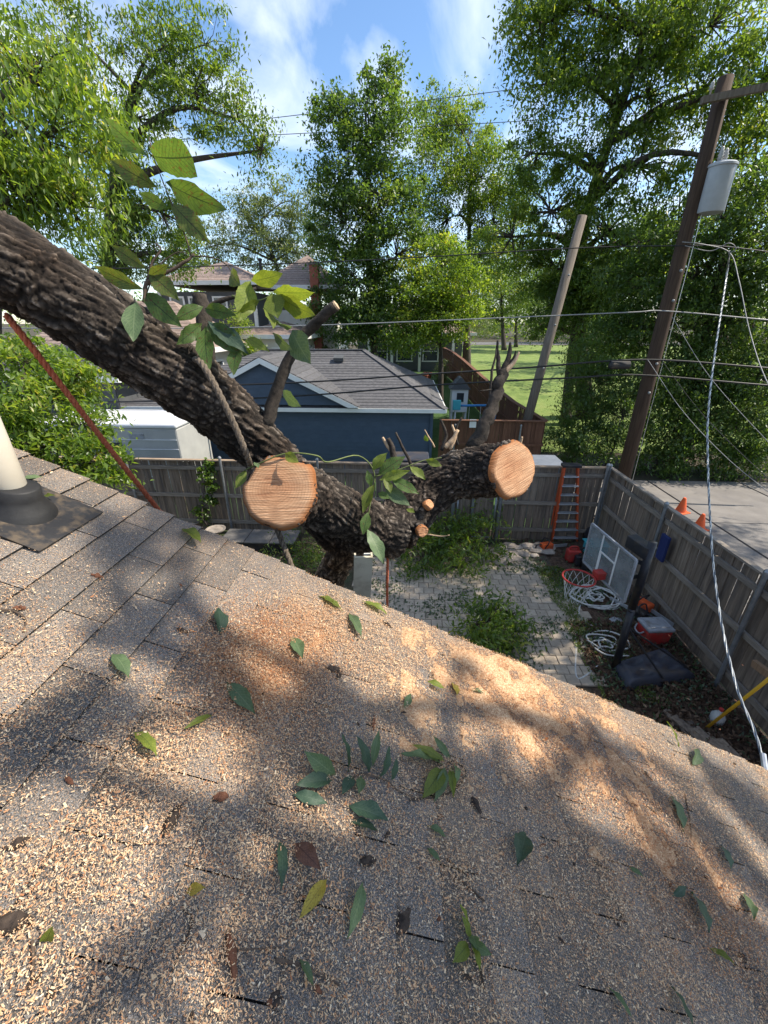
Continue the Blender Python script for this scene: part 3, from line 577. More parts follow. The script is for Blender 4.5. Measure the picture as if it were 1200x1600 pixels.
# cross gable at the front
ap = Vector((-4.63, 13.52, 4.1)); gl0, gl1 = -7.75, -1.52; ge = 2.58
m = MB(); m.prism([(gl0+.2, 13.63, ge+.02), (gl1-.2, 13.63, ge+.02), (ap.x, 13.63, ap.z-.1)], (0, 3.2, 0)); m.build('gable_wall', SIDING, ga)
for k in range(8):
    z = ge+.03+k*.17; f = 1-(z+.17-ge)/(ap.z-ge); w0 = (ap.x-gl0-.22)*f
    if w0 > .2: m = MB(); m.prism([(ap.x-w0, 13.63, z), (ap.x-w0, 13.612, z), (ap.x-w0, 13.622, z+.17), (ap.x-w0, 13.63, z+.17)], (2*w0, 0, 0)); m.build('siding_board', SIDING, ga)
for sx, e in ((-1, gl0), (1, gl1)):
    n = 14
    for k in range(n):
        t0, t1 = k/n, (k+1.1)/n if k < n-1 else 1; xa, xb = e+(ap.x-e)*t0, e+(ap.x-e)*t1; za, zb = ge+(ap.z-ge)*t0+.016, ge+(ap.z-ge)*t1
        yb = lambda z: ey0+(z-EZ)/(rz_-EZ)*(ry_-ey0)+.15
        m = MB(); m.v = [(xa, 13.44, za), (xa, yb(za), za), (xb, yb(zb), zb), (xb, 13.44, zb), (xa, 13.44, za-.016), (xa, yb(za), za-.016)]; m.f = [(0, 1, 2, 3), (0, 4, 5, 1)]; m.build('shingle_course', ROOFGREY, garoof)
    m = MB(); m.prism([(e, 13.43, ge-.02), (ap.x, 13.43, ap.z-.02), (ap.x, 13.43, ap.z-.2), (e+.36*-sx, 13.43, ge-.02)], (0, .03, 0)); m.build('rake_board', WHITE, ga)

# ------------------------------------------------------------------ neighbouring houses
def window(parent, c, w, h, ny=-1, horiz=True, mull=True, axis='y'):
    """window on a wall facing -Y (axis y) or +X (axis x); c on the wall face"""
    c = Vector(c)
    def bx(m, du, dz, dn, su, sz, sn):
        if axis == 'y': m.box(c+Vector((du, -dn, dz)), (su, sn, sz))
        else: m.box(c+Vector((dn, du, dz)), (sn, su, sz))
    f = MB(); t = .09
    bx(f, -w/2, 0, .03, t, h+t, .06); bx(f, w/2, 0, .03, t, h+t, .06); bx(f, 0, h/2, .032, w+t, t, .06); bx(f, 0, -h/2, .034, w+t+.1, t, .08)
    if mull: bx(f, 0, 0, .02, w, .05, .03)
    fo = f.build('window', WHITE, parent); p = MB(); bx(p, 0, 0, .006, w-.02, h-.02, .012); p.build('pane', GLASS, fo); return fo
def hip(parent, x0, x1, y0, y1, ez, rzz, mat, ov=.5, n=14, fascia=WHITE):
    x0 -= ov; x1 += ov; y0 -= ov; y1 += ov; hw = min(x1-x0, y1-y0)/2
    if x1-x0 >= y1-y0: a, b, c = (x0+hw, (y0+y1)/2), (x1-hw-.01, (y0+y1)/2), None
    else: a = b = ((x0+x1)/2, (y0+y1)/2)
    m = MB(); m.v = [(x0, y0, ez), (x1, y0, ez), (x1, y1, ez), (x0, y1, ez), (a[0], a[1], rzz-.02), (b[0]+.01, b[1], rzz-.02)]; m.f = [(0, 1, 5, 4), (1, 2, 5), (2, 3, 4, 5), (3, 0, 4), (3, 2, 1, 0)]
    r = m.build('roof', mat, parent); hip_courses(r, mat, x0, x1, y0, y1, ez, rzz, a[0], b[0]+.01, a[1], n, th=.02)
    f = MB(); f.box(((x0+x1)/2, y0-.02, ez-.07), (x1-x0+.04, .04, .2)); f.box((x1+.02, (y0+y1)/2, ez-.071), (.04, y1-y0, .2)); f.build('fascia', fascia, parent); return r
h2 = thing('house', 'two storey house with brown roofs and white wing behind the leaf sprigs', 'house', (-9, 24, 0))
m = MB(); m.box((-10.6, 27, 3.3), (5.0, 6.4, 6.6)); m.build('wall', DKWALL, h2)
m = MB(); m.box((-8.06, 23.76, 3.4), (.16, .16, 6.5)); m.build('corner_board', WHITE, h2)
m = MB(); m.box((-13.1, 23.77, 3.4), (.14, .14, 6.5)); m.build('corner_board', WHITE, h2)
h2r = hip(h2, -13.1, -8.1, 23.8, 30.2, 7.05, 8.35, ROOFBROWN, .45)
m = MB(); m.box((-6.3, 29, 2.9), (4.0, 6, 5.8)); m.build('wall', CREAM, h2)
hip(h2, -8.1, -4.3, 26, 32, 7.0, 8.9, ROOFBROWN, .5)
m = MB(); m.box((-7.0, 24.8, 2.2), (3.2, 5.2, 4.5)); m.build('wing_wall', CREAM, h2)
hip(h2, -8.6, -5.4, 22.2, 27.4, 4.55, 5.2, ROOFBROWN, .4)
for x in (-8.2, -7.4, -6.6, -5.9): window(h2, (x, 22.19, 3.3), .5, 1.3)
for y in (22.9, 23.9, 24.9): window(h2, (-5.39, y, 3.3), .6, 1.3, axis='x')
for x in (-12.2, -11.2, -9.9): window(h2, (x, 23.79, 5.9), .7, .9)
ch = MB(); ch.box((-5.15, 25.6, 4.2), (.46, .5, 7.6)); chm = ch.build('chimney', REDBRICK, h2)
cp = MB(); cp.box((-5.15, 25.6, 8.03), (.58, .62, .1)); cp.build('cap', CONCRETE, chm)
vpx = MB(); vpx.lathe((-8.3, 26.2, 7.8), [(.08, 0), (.08, .5), (.14, .5), (.14, .56), (.02, .62)], 10); vpx.build('roof_vent', BLACKP, h2r)
h3 = thing('house', 'single storey house with sunlit brown roof and white windows behind the leaning limb', 'house', (-12, 17.5, 0))
m = MB(); m.box((-12.2, 20.2, 2.05), (7.6, 4.4, 4.1)); m.build('wall', CREAM, h3); hip(h3, -16, -8.4, 18, 22.4, 4.15, 6.0, ROOFBROWN, .45)
for x in (-14.8, -12.9, -11.4, -10.3, -9.2): window(h3, (x, 17.99, 3.0), .72, 1.15)
for y in (19, 20.4): window(h3, (-8.39, y, 3.0), .72, 1.15, axis='x')
h5 = thing('house', 'dark sided house partly hidden by the bright shrub at far left', 'house', (-15, 13.5, 0))
for k in range(20): m = MB(); m.prism([(-17, 13.5, .1+k*.17), (-17, 13.475, .1+k*.17), (-17, 13.49, .28+k*.17), (-17, 13.5, .28+k*.17)], (7.4, 0, 0)); m.build('siding_board', DKWALL, h5)
m = MB(); m.box((-13.3, 15.2, 1.7), (7.38, 3.3, 3.4)); m.build('wall', DKWALL, h5); hip(h5, -17, -9.6, 13.6, 16.8, 3.5, 4.3, ROOFGREY, .4, 8)
window(h5, (-10.9, 13.47, 2.4), .9, 1.0); window(h5, (-13.2, 13.47, 2.4), .9, 1.0)
g6 = gz(34); h6 = thing('house', 'small cream house with a porch in the shade behind the garage roof', 'house', (.4, 35, g6))
m = MB(); m.box((.2, 38.5, g6+1.4), (8.4, 6, 2.8)); m.build('wall', DKWALL, h6); hip(h6, -4, 4.4, 35.5, 41.5, g6+2.85, g6+4.4, ROOFBROWN, .9)
for x in (-2.2, -.2, 1.9): window(h6, (x, 35.48, g6+1.5), 1.2, 1.5)
for x in (-3, -1.2, 1.0, 3.6): m = MB(); m.box((x, 34.75, g6+1.4), (.2, .2, 2.8)); m.build('porch_post', WHITE, h6)

# ================================================================== THE CUT TREE
def vnoise(P, s):                                       # hashed cellular noise, F1 and F2, in numpy
    Q = P*s; I = np.floor(Q).astype(np.int64); f1 = np.full(len(P), 9.0); f2 = np.full(len(P), 9.0); cid = np.zeros(len(P))
    for dx in (-1, 0, 1):
        for dy in (-1, 0, 1):
            for dz in (-1, 0, 1):
                c = I+np.array([dx, dy, dz]); h = (c[:, 0]*73856093) ^ (c[:, 1]*19349663) ^ (c[:, 2]*83492791)
                def hh(k): return (((h*(k*2654435761+97)) >> 7) & 0xffff)/65535.0
                d = np.sqrt((c[:, 0]+hh(1)-Q[:, 0])**2 + (c[:, 1]+hh(2)-Q[:, 1])**2 + (c[:, 2]+hh(3)-Q[:, 2])**2)
                m = d < f1; f2 = np.where(m, f1, np.minimum(f2, d)); cid = np.where(m, hh(4), cid); f1 = np.where(m, d, f1)
    return f1, f2, cid
crotch = AD(590, 800, 2.95)
fn1 = ((CAM-AD(437, 768, 2.2)).normalized()*.93+Vector((-.30, .05, .06))).normalized(); e1 = AD(437, 768, 2.2)
fn2 = ((CAM-AD(803, 734, 2.84)).normalized()*.74+Vector((.62, 0, .02))).normalized(); e2 = AD(803, 734, 2.84)
chains = [  # points and radii, pixel x, y, depth
    [(e1, .205), (e1-fn1*.12, .20), (e1-fn1*.26+Vector((.06, 0, 0)), .185), (AD(545, 806, 2.76), .160), (AD(590, 826, 2.92), .175), (AD(622, 830, 3.0), .20)],
    [(AD(525, 850, 3.1), .09), (AD(480, 790, 2.98), .125), (AD(428, 720, 2.72), .162), (AD(318, 618, 2.3), .183), (AD(200, 535, 2.05), .186), (AD(80, 452, 1.86), .178), (AD(-40, 380, 1.72), .182), (AD(-180, 290, 1.62), .175), (AD(-420, 120, 1.6), .165), (AD(-900, -260, 1.9), .15)],
    [(AD(612, 830, 3.02), .20), (AD(654, 782, 3.14), .18), (AD(700, 748, 3.14), .18), (AD(742, 740, 3.06), .19), (e2-fn2*.12, .197), (e2, .205)],
]
tr0 = AD(562, 836, 3.0); tr1 = AD(527, 882, 3.35); tr2 = Vector((tr1.x-.35, tr1.y+.22, 2.2)); tr3 = Vector((tr1.x-.5, tr1.y+.35, -.1))
chains.append([(AD(600, 818, 3.0), .19), (tr0, .15), (tr1, .118), (tr2, .14), (tr3, .24)])
chains.append([(AD(640, 815, 3.0), .13), (AD(652, 824, 2.9), .05), (AD(660, 830, 2.84), .044)])
chains.append([(AD(640, 800, 3.0), .12), (AD(660, 796, 2.95), .045), (AD(670, 788, 2.9), .04)])
PT = thing('cut_tree', 'big dark-barked tree with a leaning limb and two freshly sawn stubs', 'tree', (tr3.x, tr3.y, 0))
mb = MB()
for ch_ in chains:
    P = [p for p, r in ch_]; Rr = [r for p, r in ch_]; cp_ = curve(P, 6); rr = []
    for i in range(len(P)-1): rr += [Rr[i]+(Rr[i+1]-Rr[i])*k/6 for k in range(6)]
    mb.tube(cp_, rr+[Rr[-1]], 20)
tmp = mb.build('trunk_rough', BARK); md = tmp.modifiers.new('r', 'REMESH'); md.mode = 'VOXEL'; md.voxel_size = .0092
dg = bpy.context.evaluated_depsgraph_get(); me = bpy.data.meshes.new_from_object(tmp.evaluated_get(dg)); bpy.data.objects.remove(tmp)
n = len(me.vertices); co = np.empty(n*3); me.vertices.foreach_get('co', co); co = co.reshape(-1, 3); no = np.empty(n*3); me.vertices.foreach_get('normal', no); no = no.reshape(-1, 3)
# smooth the joints between limbs a little before bark is raised
ed = np.empty(len(me.edges)*2, dtype=np.int32); me.edges.foreach_get('vertices', ed); ed = ed.reshape(-1, 2); deg = np.bincount(ed.ravel(), minlength=n)[:, None]
for _ in range(9):
    acc = np.zeros_like(co); np.add.at(acc, ed[:, 0], co[ed[:, 1]]); np.add.at(acc, ed[:, 1], co[ed[:, 0]]); co = co*.45+acc/np.maximum(deg, 1)*.55
best = np.full(n, 1e9); ax = np.zeros((n, 3)); axd = np.zeros((n, 3)); sarc = np.zeros(n); endd = np.full(n, 1e9)
S = 0
for ch_ in chains:
    cp_ = [np.array(p) for p in curve([p for p, r in ch_], 6)]; Rr = [r for p, r in ch_]
    for i in range(len(cp_)-1):
        a, b = cp_[i], cp_[i+1]; ab = b-a; t = np.clip(((co-a)@ab)/(ab@ab), 0, 1); q = a+t[:, None]*ab; rad = Rr[min(i//6, len(Rr)-1)]
        d = np.linalg.norm(co-q, axis=1)-rad; m = d < best; best[m] = d[m]; ax[m] = q[m]; axd[m] = ab/np.linalg.norm(ab); sarc[m] = (S+t*np.linalg.norm(ab))[m]; S += np.linalg.norm(ab)
radial = co-ax
ends = [np.array(chains[0][0][0]), np.array(chains[2][-1][0]), np.array(chains[4][-1][0]), np.array(chains[5][-1][0])]
cutmask = np.ones(n)
ENDS = [(chains[0][0], chains[0][1], 'a'), (chains[2][-1], chains[2][-2], 'b'), (chains[4][-1], chains[4][-2], 'c'), (chains[5][-1], chains[5][-2], 'd')]
for (e, r), (p, _), _n in ENDS:
    axn = np.array((e-p).normalized()); rel = co-np.array(e); near = (np.linalg.norm(rel, axis=1) < r*1.25); facing = near & (rel@axn > -.028) & (np.linalg.norm(rel-np.outer(rel@axn, axn), axis=1) < r*.9); cutmask[facing] = 0
    cutmask[near & (rel@axn > -.01)] *= .5
AXC = np.array([.3, .9, .31])
w1 = np.array([noise.noise(Vector(q)*6) for q in (radial+np.outer(sarc*.6, AXC))]); w2 = np.array([noise.noise(Vector(q)*19+Vector((5, 3, 1))) for q in (radial+np.outer(sarc*.8, AXC))])
W = np.stack([w1, -w1, w1*.5], 1)*.034+np.stack([w2, w2*.4, -w2], 1)*.014
Qa = radial+np.outer(sarc*.17, AXC)+W; Qb = radial+np.outer(sarc*.55, AXC)+W*.8
f1, f2, cid = vnoise(Qa, 29); rid = np.clip((f2-f1)*2.3, 0, 1)            # long strips
g1, g2, gid = vnoise(Qb+1.3, 30); crk = np.clip((g2-g1)*5, 0, 1)         # broken across into plates
h1, h2_, hid = vnoise(Qb*1.0+3.7, 95); rid2 = np.clip((h2_-h1)*2.0, 0, 1)
rid = rid*(.35+.65*crk); cid = .55*cid+.45*gid
lump = np.array([noise.fractal(Vector(c)*5.5, .8, 2, 4) for c in co])
ridge = rid*.60+rid2*.22+cid*.26
disp = (rid**.75*.018+rid2*.006+cid*.015-.020)*cutmask + lump*.016*np.minimum(cutmask+.0, 1)
co = co+no*disp[:, None]; me.vertices.foreach_set('co', co.ravel()); at = me.attributes.new('ridge', 'FLOAT', 'POINT'); at.data.foreach_set('value', np.clip(ridge*.75, 0, 1).astype(np.float32)); me.update()
at = me.attributes.new('brown_lit_bark', 'FLOAT', 'POINT'); at.data.foreach_set('value', np.clip((3.62-co[:, 2])/.22, 0, 1).astype(np.float32)); me.materials.clear(); trunk = ob('trunk', me, BARK, PT); me.shade_smooth()  # mask for the browner, painted-lit bark low on the trunk
def cut_face(e, p, r, nm, tilt=(0, 0, 0), sx=1.0, sy=1.0, roll=0):
    axn = ((e-p).normalized()+Vector(tilt)).normalized(); mb = MB(); K, Rn = 72, 10; rr = random.Random(len(nm)+int(r*1000)); ph = rr.random()*9
    rim = []
    for j in range(Rn+1):
        for k in range(K):
            a = 2*pi*k/K; rk = r*(1+.11*noise.noise(Vector((cos(a)*1.7+ph, sin(a)*1.7, 2)))+.03*noise.noise(Vector((cos(a)*7+ph, sin(a)*7, 5)))); q = j/Rn
            mb.v.append((cos(a)*rk*q*sx, sin(a)*rk*q*sy, (.003*noise.noise(Vector((cos(a)*q*3, sin(a)*q*3, ph))) if j < Rn else -.035))); rim.append(q if j < Rn else 1)
    for j in range(Rn):
        for k in range(K): a = j*K+k; b = j*K+(k+1) % K; mb.f.append((a, b, b+K, a+K))
    me = mb.mesh('cut_face', True); at = me.attributes.new('rim', 'FLOAT', 'POINT'); at.data.foreach_set('value', np.array(rim, dtype=np.float32)); me.materials.append(CUT)
    o = ob('cut_face', me, None, trunk); zc = axn; xh = Vector((0, 0, 1)).cross(zc).normalized(); yc = zc.cross(xh); m3 = Matrix((xh, yc, zc)).transposed().to_4x4() @ Matrix.Rotation(roll, 4, 'Z')
    o.matrix_basis = Matrix.Translation(e+axn*.012) @ m3; return o
o = cut_face(chains[0][0][0], chains[0][1][0], .207, 'left', (0, 0, 0), 1, 1, .06); o['label'] = 'round pale sawn face of the near stub with saw grooves'
o = cut_face(chains[2][-1][0], chains[2][-2][0], .207, 'right', (0, 0, 0), 1, 1, .25); o['label'] = 'rough pale sawn face of the right stub'
cut_face(chains[4][-1][0], chains[4][-2][0], .044, 'c'); cut_face(chains[5][-1][0], chains[5][-2][0], .040, 'd')
def branch(pts, radii, name='branch', mat=TWIG, n=9, parent=PT, rough=.0):
    mb = MB(); P = curve(pts, 5); rr = [];
    for i in range(len(pts)-1): rr += [radii[i]+(radii[i+1]-radii[i])*k/5 for k in range(5)]
    rr.append(radii[-1]); P = [p+Vector([noise.noise(p*15+Vector((k*9, 0, 0))) for k in range(3)])*rough for p in P]; mb.tube(P, [r*random.uniform(.9, 1.1) for r in rr], n); return mb.build(name, mat, parent, smooth=True)
BR = M('branch_bark', (.012, .010, .008), (.065, .052, .042), scale=30, stretch=(1, 1, 1), bump=.9, bscale=60, rough=.95, dist=.006)
branch([AD(415, 668, 2.5), AD(432, 612, 2.46), AD(462, 540, 2.4), AD(498, 500, 2.34), AD(524, 478, 2.3)], [.042, .036, .032, .03, .028], 'branch', BR, 10, rough=.012)
branch([AD(505, 497, 2.33), AD(510, 482, 2.3)], [.012, .008], 'knot', BR); m = MB(); e = AD(524, 478, 2.3); m.lathe(e, [(.028, 0), (.026, .01), (.008, .014)], 10, e-AD(498, 500, 2.34)); m.build('broken_end', PALEWOOD, PT)
branch([AD(330, 600, 2.25), AD(322, 545, 2.2), AD(318, 490, 2.18), AD(310, 462, 2.16)], [.045, .042, .044, .038], 'branch', BR, 10, rough=.01)
branch([AD(322, 480, 2.2), AD(350, 468, 2.2), AD(372, 462, 2.2), AD(400, 450, 2.2)], [.014, .012, .009, .006], 'twig', BR)
# broken upright on the right stub
branch([AD(738, 700, 3.1), AD(760, 655, 3.1), AD(775, 610, 3.1), AD(785, 575, 3.1)], [.062, .05, .044, .038], 'broken_branch', BR, 10, rough=.045)
for a, b, c, r in (((780, 590), (778, 560), (777, 532), .02), ((786, 580), (795, 555), (798, 535), .024), ((784, 585), (802, 568), (812, 550), .022), ((765, 640), (768, 590), (776, 545), .014), ((758, 640), (770, 610), (748, 612), .008), ((790, 575), (803, 560), (806, 548), .014)):
    branch([AD(*a, 3.1), AD(*b, 3.09), AD(*c, 3.06)], [r, r*.8, r*.35], 'splinter', BR if r != .022 else PALEWOOD, 5, rough=.008)
for a, b, c, r, mt in (((620, 735), (612, 700), (606, 685), .026, BR), ((612, 705), (602, 692), (598, 684), .016, PALEWOOD), ((645, 735), (632, 705), (618, 676), .013, BR), ((690, 705), (698, 680), (688, 655), .014, BR), ((703, 702), (712, 682), (706, 664), .012, PALEWOOD), ((715, 695), (712, 670), (722, 652), .012, BR), ((680, 700), (670, 682), (664, 672), .006, PALEWOOD), ((812, 698), (814, 690), (815, 683), .012, PALEWOOD), ((695, 700), (705, 690), (716, 672), .02, PALEWOOD)):
    branch([AD(*a, 3.0), AD(*b, 2.98), AD(*c, 2.96)], [r, r*.85, r*.6], 'sprout_stub', mt, 6, rough=.008)

# ------------------------------------------------------------------ big single leaves
leafcache = {}
def leaf_mesh(fold=.25, curl=.15, fat=.36, cutend=False, seed=0):
    key = (round(fold, 2), round(curl, 2), round(fat, 2), cutend, seed)
    if key in leafcache: return leafcache[key]
    nu, nv = 12, 4; mb = MB(); r = random.Random(seed+3)
    for i in range(nu+1):
        t = i/nu; w = fat*.45*max(.012, sin(pi*min(1, t**.97))**1.1) if not cutend else fat*.5*max(.03, sin(pi*.62*t**.7)**.75)
        for j in range(nv+1):
            s = j/nv*2-1; z = fold*abs(s)*w*(1+.6*sin(t*5+seed*2)) - curl*(t-.3)**2*(1.6 if seed % 3 == 1 else 1) + .022*sin(t*17+s*2+seed)*abs(s) + s*w*.5*(t-.5)*(seed % 3-1); mb.v.append((t, s*w*(1+.05*sin(t*37+seed)), z))
    for i in range(nu):
        for j in range(nv): a = i*(nv+1)+j; mb.f.append((a, a+1, a+2+nv, a+1+nv))
    me = mb.mesh('leaf', True); uv = me.uv_layers.new(name='UVMap')
    for l in me.loops: i, j = divmod(l.vertex_index, nv+1); uv.data[l.index].uv = (i/nu, j/nv)
    leafcache[key] = me; return me
def big_leaf(base, tip, face, mat, fat=.36, fold=.25, curl=.15, name='leaf', parent=None, seed=0, cutend=False):
    """leaf from base to tip; face: vector its upper side looks along"""
    base = Vector(base); tip = Vector(tip); x = tip-base; L = x.length; x.normalize(); z = Vector(face); z = (z-x*z.dot(x)).normalized(); y = z.cross(x)
    me = leaf_mesh(fold, curl, fat, cutend, seed % 3); o = bpy.data.objects.new(name, me); COL.objects.link(o)
    if len(me.materials) == 0: me.materials.append(None)
    o.material_slots[0].link = 'OBJECT'; o.material_slots[0].material = mat
    mtx = Matrix((x*L, y*L, z*L)).transposed().to_4x4(); mtx.translation = base
    if parent is not None: put(o, parent)
    o.matrix_basis = mtx; return o
def tocam(p): return (CAM-Vector(p)).normalized()
# the sprig standing above the limb (depth about 1.9 m) and its neighbours
def px_leaf(b, t, d, mat, fat=.4, tw=(0, 0, 0), d2=None, cut=False, fold=.2, curl=.12, seed=0):
    B = AD(*b, d); T_ = AD(*t, d2 or d); return big_leaf(B, T_, tocam(B)+Vector(tw), mat, fat, fold, curl, 'leaf', PT, seed, cut)
d = 1.9
branch([AD(298, 400, d), AD(290, 370, d), AD(265, 310, d), AD(240, 245, d), AD(233, 215, d)], [.004, .0035, .003, .0025, .002], 'twig', TWIG, 6)
for k, (b, t, f, mt, c) in enumerate([((228, 242), (157, 184), .42, BL_GREEN, 0), ((238, 245), (294, 250), .72, BL_GREEN, 1), ((245, 292), (168, 250), .46, BL_SPOT, 0), ((257, 285), (346, 331), .42, BL_GREEN, 0), ((262, 325), (215, 302), .55, BL_GREEN, 0), ((267, 317), (323, 375), .38, BL_SPOT, 0)]):
    px_leaf(b, t, d, mt, f, (.3*(k % 3-1), 0, -.35), d-.05, bool(c), .18, .2, k)
# brown-edged leaves lying over the limb
d = 1.88
branch([AD(225, 472, d), AD(232, 440, d), AD(262, 425, d), AD(290, 410, d), AD(302, 395, d)], [.010, .009, .008, .007, .005], 'twig', TWIG, 7, rough=.006)
branch([AD(228, 445, d), AD(238, 410, d), AD(250, 390, d), AD(243, 380, d)], [.006, .005, .004, .003], 'twig', TWIG, 6, rough=.004)
branch([AD(298, 400, d), AD(330, 402, d), AD(352, 412, d), AD(362, 425, d)], [.003, .003, .0025, .002], 'twig', TWIG, 5)
branch([AD(225, 470, d), AD(245, 420, d), AD(275, 395, d), AD(292, 396, d)], [.003, .003, .0025, .002], 'twig', TWIG, 5)
for k, (b, t, f, mt) in enumerate([((222, 452), (142, 416), .36, BL_SPOT), ((228, 420), (170, 382), .42, BL_SPOT), ((232, 425), (278, 466), .45, BL_SPOT), ((212, 470), (206, 531), .52, BL_DULL), ((222, 456), (278, 508), .42, BL_GREEN), ((232, 432), (262, 414), .5, BL_SPOT), ((360, 424), (372, 446), .8, BL_SPOT)]):
    px_leaf(b, t, d, mt, f, (.35*(k % 3-1), 0, -.2), d-.04, False, .2, .15, k)
# whorl of leaves at the stubby side branch
d = 2.05
for k, (b, t, f, mt) in enumerate([((318, 478), (272, 498), .48, BL_GREEN), ((318, 482), (362, 490), .45, BL_GREEN), ((316, 505), (278, 538), .48, BL_GREEN), ((320, 508), (322, 574), .42, BL_GREEN), ((322, 504), (376, 548), .45, BL_GREEN), ((324, 500), (386, 546), .34, BL_DARK), ((372, 540), (362, 582), .5, BL_GREEN), ((385, 527), (416, 545), .34, BL_YELLOW)]):
    px_leaf(b, t, d, mt, f, (.4*(k % 3-1), 0, .1), d-.06, False, .2, .25, k)
# sunlit yellow-green spray at its right
branch([AD(362, 462, d), AD(392, 470, d), AD(415, 466, d), AD(428, 455, d)], [.005, .004, .003, .002], 'twig', GREEN_STEM, 6)
for k, (b, t, f, mt) in enumerate([((392, 440), (440, 430), .5, BL_YELLOW), ((392, 438), (376, 500), .5, BL_YELLOW), ((427, 456), (490, 460), .42, BL_YELLOW), ((432, 462), (488, 495), .48, BL_YELLOW), ((426, 458), (432, 493), .68, BL_YELLOW), ((415, 480), (430, 510), .55, BL_YELLOW), ((405, 470), (374, 488), .5, BL_YELLOW), ((455, 515), (480, 566), .62, BL_DULL), ((432, 505), (455, 512), .5, BL_DULL), ((425, 520), (452, 548), .45, BL_DULL), ((441, 610), (465, 636), .5, BL_DULL)]):
    px_leaf(b, t, d, mt, f, (.4*(k % 3-1), 0, -.5), d-.08, False, .15, .15, k)
# green vine with leaves hanging on the crotch
branch([AD(382, 735, 2.28), AD(410, 722, 2.2), AD(450, 708, 2.18), AD(495, 712, 2.2), AD(512, 722, 2.3), AD(560, 712, 2.5), AD(585, 740, 2.6), AD(578, 790, 2.6), AD(570, 830, 2.62)], [.004]*9, 'vine', GREEN_STEM, 6)
branch([AD(585, 745, 2.6), AD(620, 735, 2.6), AD(660, 720, 2.6), AD(690, 715, 2.62)], [.004, .004, .003, .002], 'vine', GREEN_STEM, 6)
branch([AD(668, 835, 2.75), AD(690, 838, 2.7), AD(702, 836, 2.65)], [.005, .004, .003], 'twig', PALEWOOD, 5)
for k, (b, t, f, mt, dd) in enumerate([((445, 708), (465, 722), .6, BL_YELLOW, 2.17), ((385, 735), (368, 762), .5, BL_YELLOW, 2.25), ((398, 722), (404, 730), .6, BL_DULL, 2.2), ((582, 735), (604, 706), .55, BL_YELLOW, 2.55), ((590, 742), (632, 712), .5, BL_GREEN, 2.55), ((592, 750), (640, 735), .35, BL_YELLOW, 2.5), ((585, 755), (565, 800), .4, BL_YELLOW, 2.5), ((575, 800), (567, 835), .5, BL_GREEN, 2.5), ((573, 825), (602, 880), .42, BL_DULL, 2.5), ((600, 760), (640, 790), .45, BL_DULL, 2.52), ((610, 748), (655, 770), .4, BL_GREEN, 2.5), ((640, 728), (665, 748), .5, BL_YELLOW, 2.5), ((665, 718), (690, 728), .5, BL_YELLOW, 2.55), ((590, 770), (608, 778), .6, BL_GREEN, 2.5), ((635, 795), (648, 800), .6, BL_YELLOW, 2.55), ((668, 690), (664, 680), .7, BL_GREEN, 2.9), ((580, 760), (574, 735), .5, BL_GREEN, 2.5), ((600, 745), (612, 770), .5, BL_YELLOW, 2.5)]):
    px_leaf(b, t, dd, mt, f, (.5*(k % 3-1), 0, .3), dd-.04, False, .25, .2, k)

# ------------------------------------------------------------------ ropes and ladder at the tree
def rope(name, label, pts, r, mat, cat='rope', n=10, seg=10, strands=3, twist=22):
    P = curve(pts, seg); T = thing(name, label, cat, P[0]); L = 0; X = None
    fr = []
    for i, p in enumerate(P):
        t = (P[min(i+1, len(P)-1)]-P[max(i-1, 0)]).normalized()
        if X is None: X = t.orthogonal().normalized()
        X = (X-t*X.dot(t)).normalized(); fr.append((p, X.copy(), t.cross(X), L)); L += (P[min(i+1, len(P)-1)]-p).length
    for s in range(strands):
        Q = [p+(x*cos(l*twist+s*2*pi/strands)+y*sin(l*twist+s*2*pi/strands))*r*.5 for p, x, y, l in fr]; m = MB(); m.tube(Q, r*.56, n); m.build('strand', mat, T, smooth=True)
    return T
rope('rope', 'brown rope slung over the leaning limb above the sawn stub', [AD(300, 568, 2.22), AD(308, 562, 2.05), AD(322, 578, 2.0), AD(345, 620, 2.02), AD(368, 668, 2.08), AD(386, 712, 2.16), AD(396, 745, 2.4), AD(410, 790, 2.5), AD(432, 826, 2.4), AD(446, 860, 2.38), AD(458, 892, 2.4)], .0165, ROPEB, seg=14, twist=60, n=7)
rope('rope', 'thick red rope slanting down from the limb past the roof edge', [AD(10, 492, 1.9), AD(38, 528, 1.92), AD(100, 608, 2.1), AD(180, 712, 2.4), AD(250, 800, 2.7), AD(300, 868, 2.95)], .0160, ROPER, seg=26, twist=70, n=7)
rope('rope', 'thin orange rope hanging straight down below the crotch', [AD(606, 868, 2.95), AD(605, 910, 3.1), AD(605, 960, 3.3), AD(605, 1040, 3.7)], .011, ROPER, seg=20, twist=80, n=6)
# extension ladder standing behind the roof edge
ft = Vector((-.15, 2.55, 0)); tp_ = AD(568, 870, 2.55)
EL = thing('extension_ladder', 'cream fibreglass extension ladder propped up behind the roof edge', 'ladder', (ft.x, ft.y+.5, 0))
up_ = (tp_-Vector((tp_.x-.25, tp_.y+.75, 0))).normalized(); bot = tp_-up_*(tp_.z/up_.z); sd = Vector((1, .15, 0)).normalized(); fc = up_.cross(sd).normalized()
for k, off in ((0, 0), (1, .42)):
    a = bot+sd*off; b = tp_+sd*off-(up_*1.1 if k else up_*0)
    m = MB(); m.beam(a, b, .115, .014, fc); m.beam(a-sd*.052+fc*.02, b-sd*.052+fc*.02, .012, .038, fc); m.beam(a+sd*.052+fc*.02, b+sd*.052+fc*.02, .012, .038, fc); m.build('rail', FIBRE, EL)
    m = MB(); m.box(b+up_*.02, (.09, .05, .05)); m.build('end_cap', ALUM, EL) if k else None
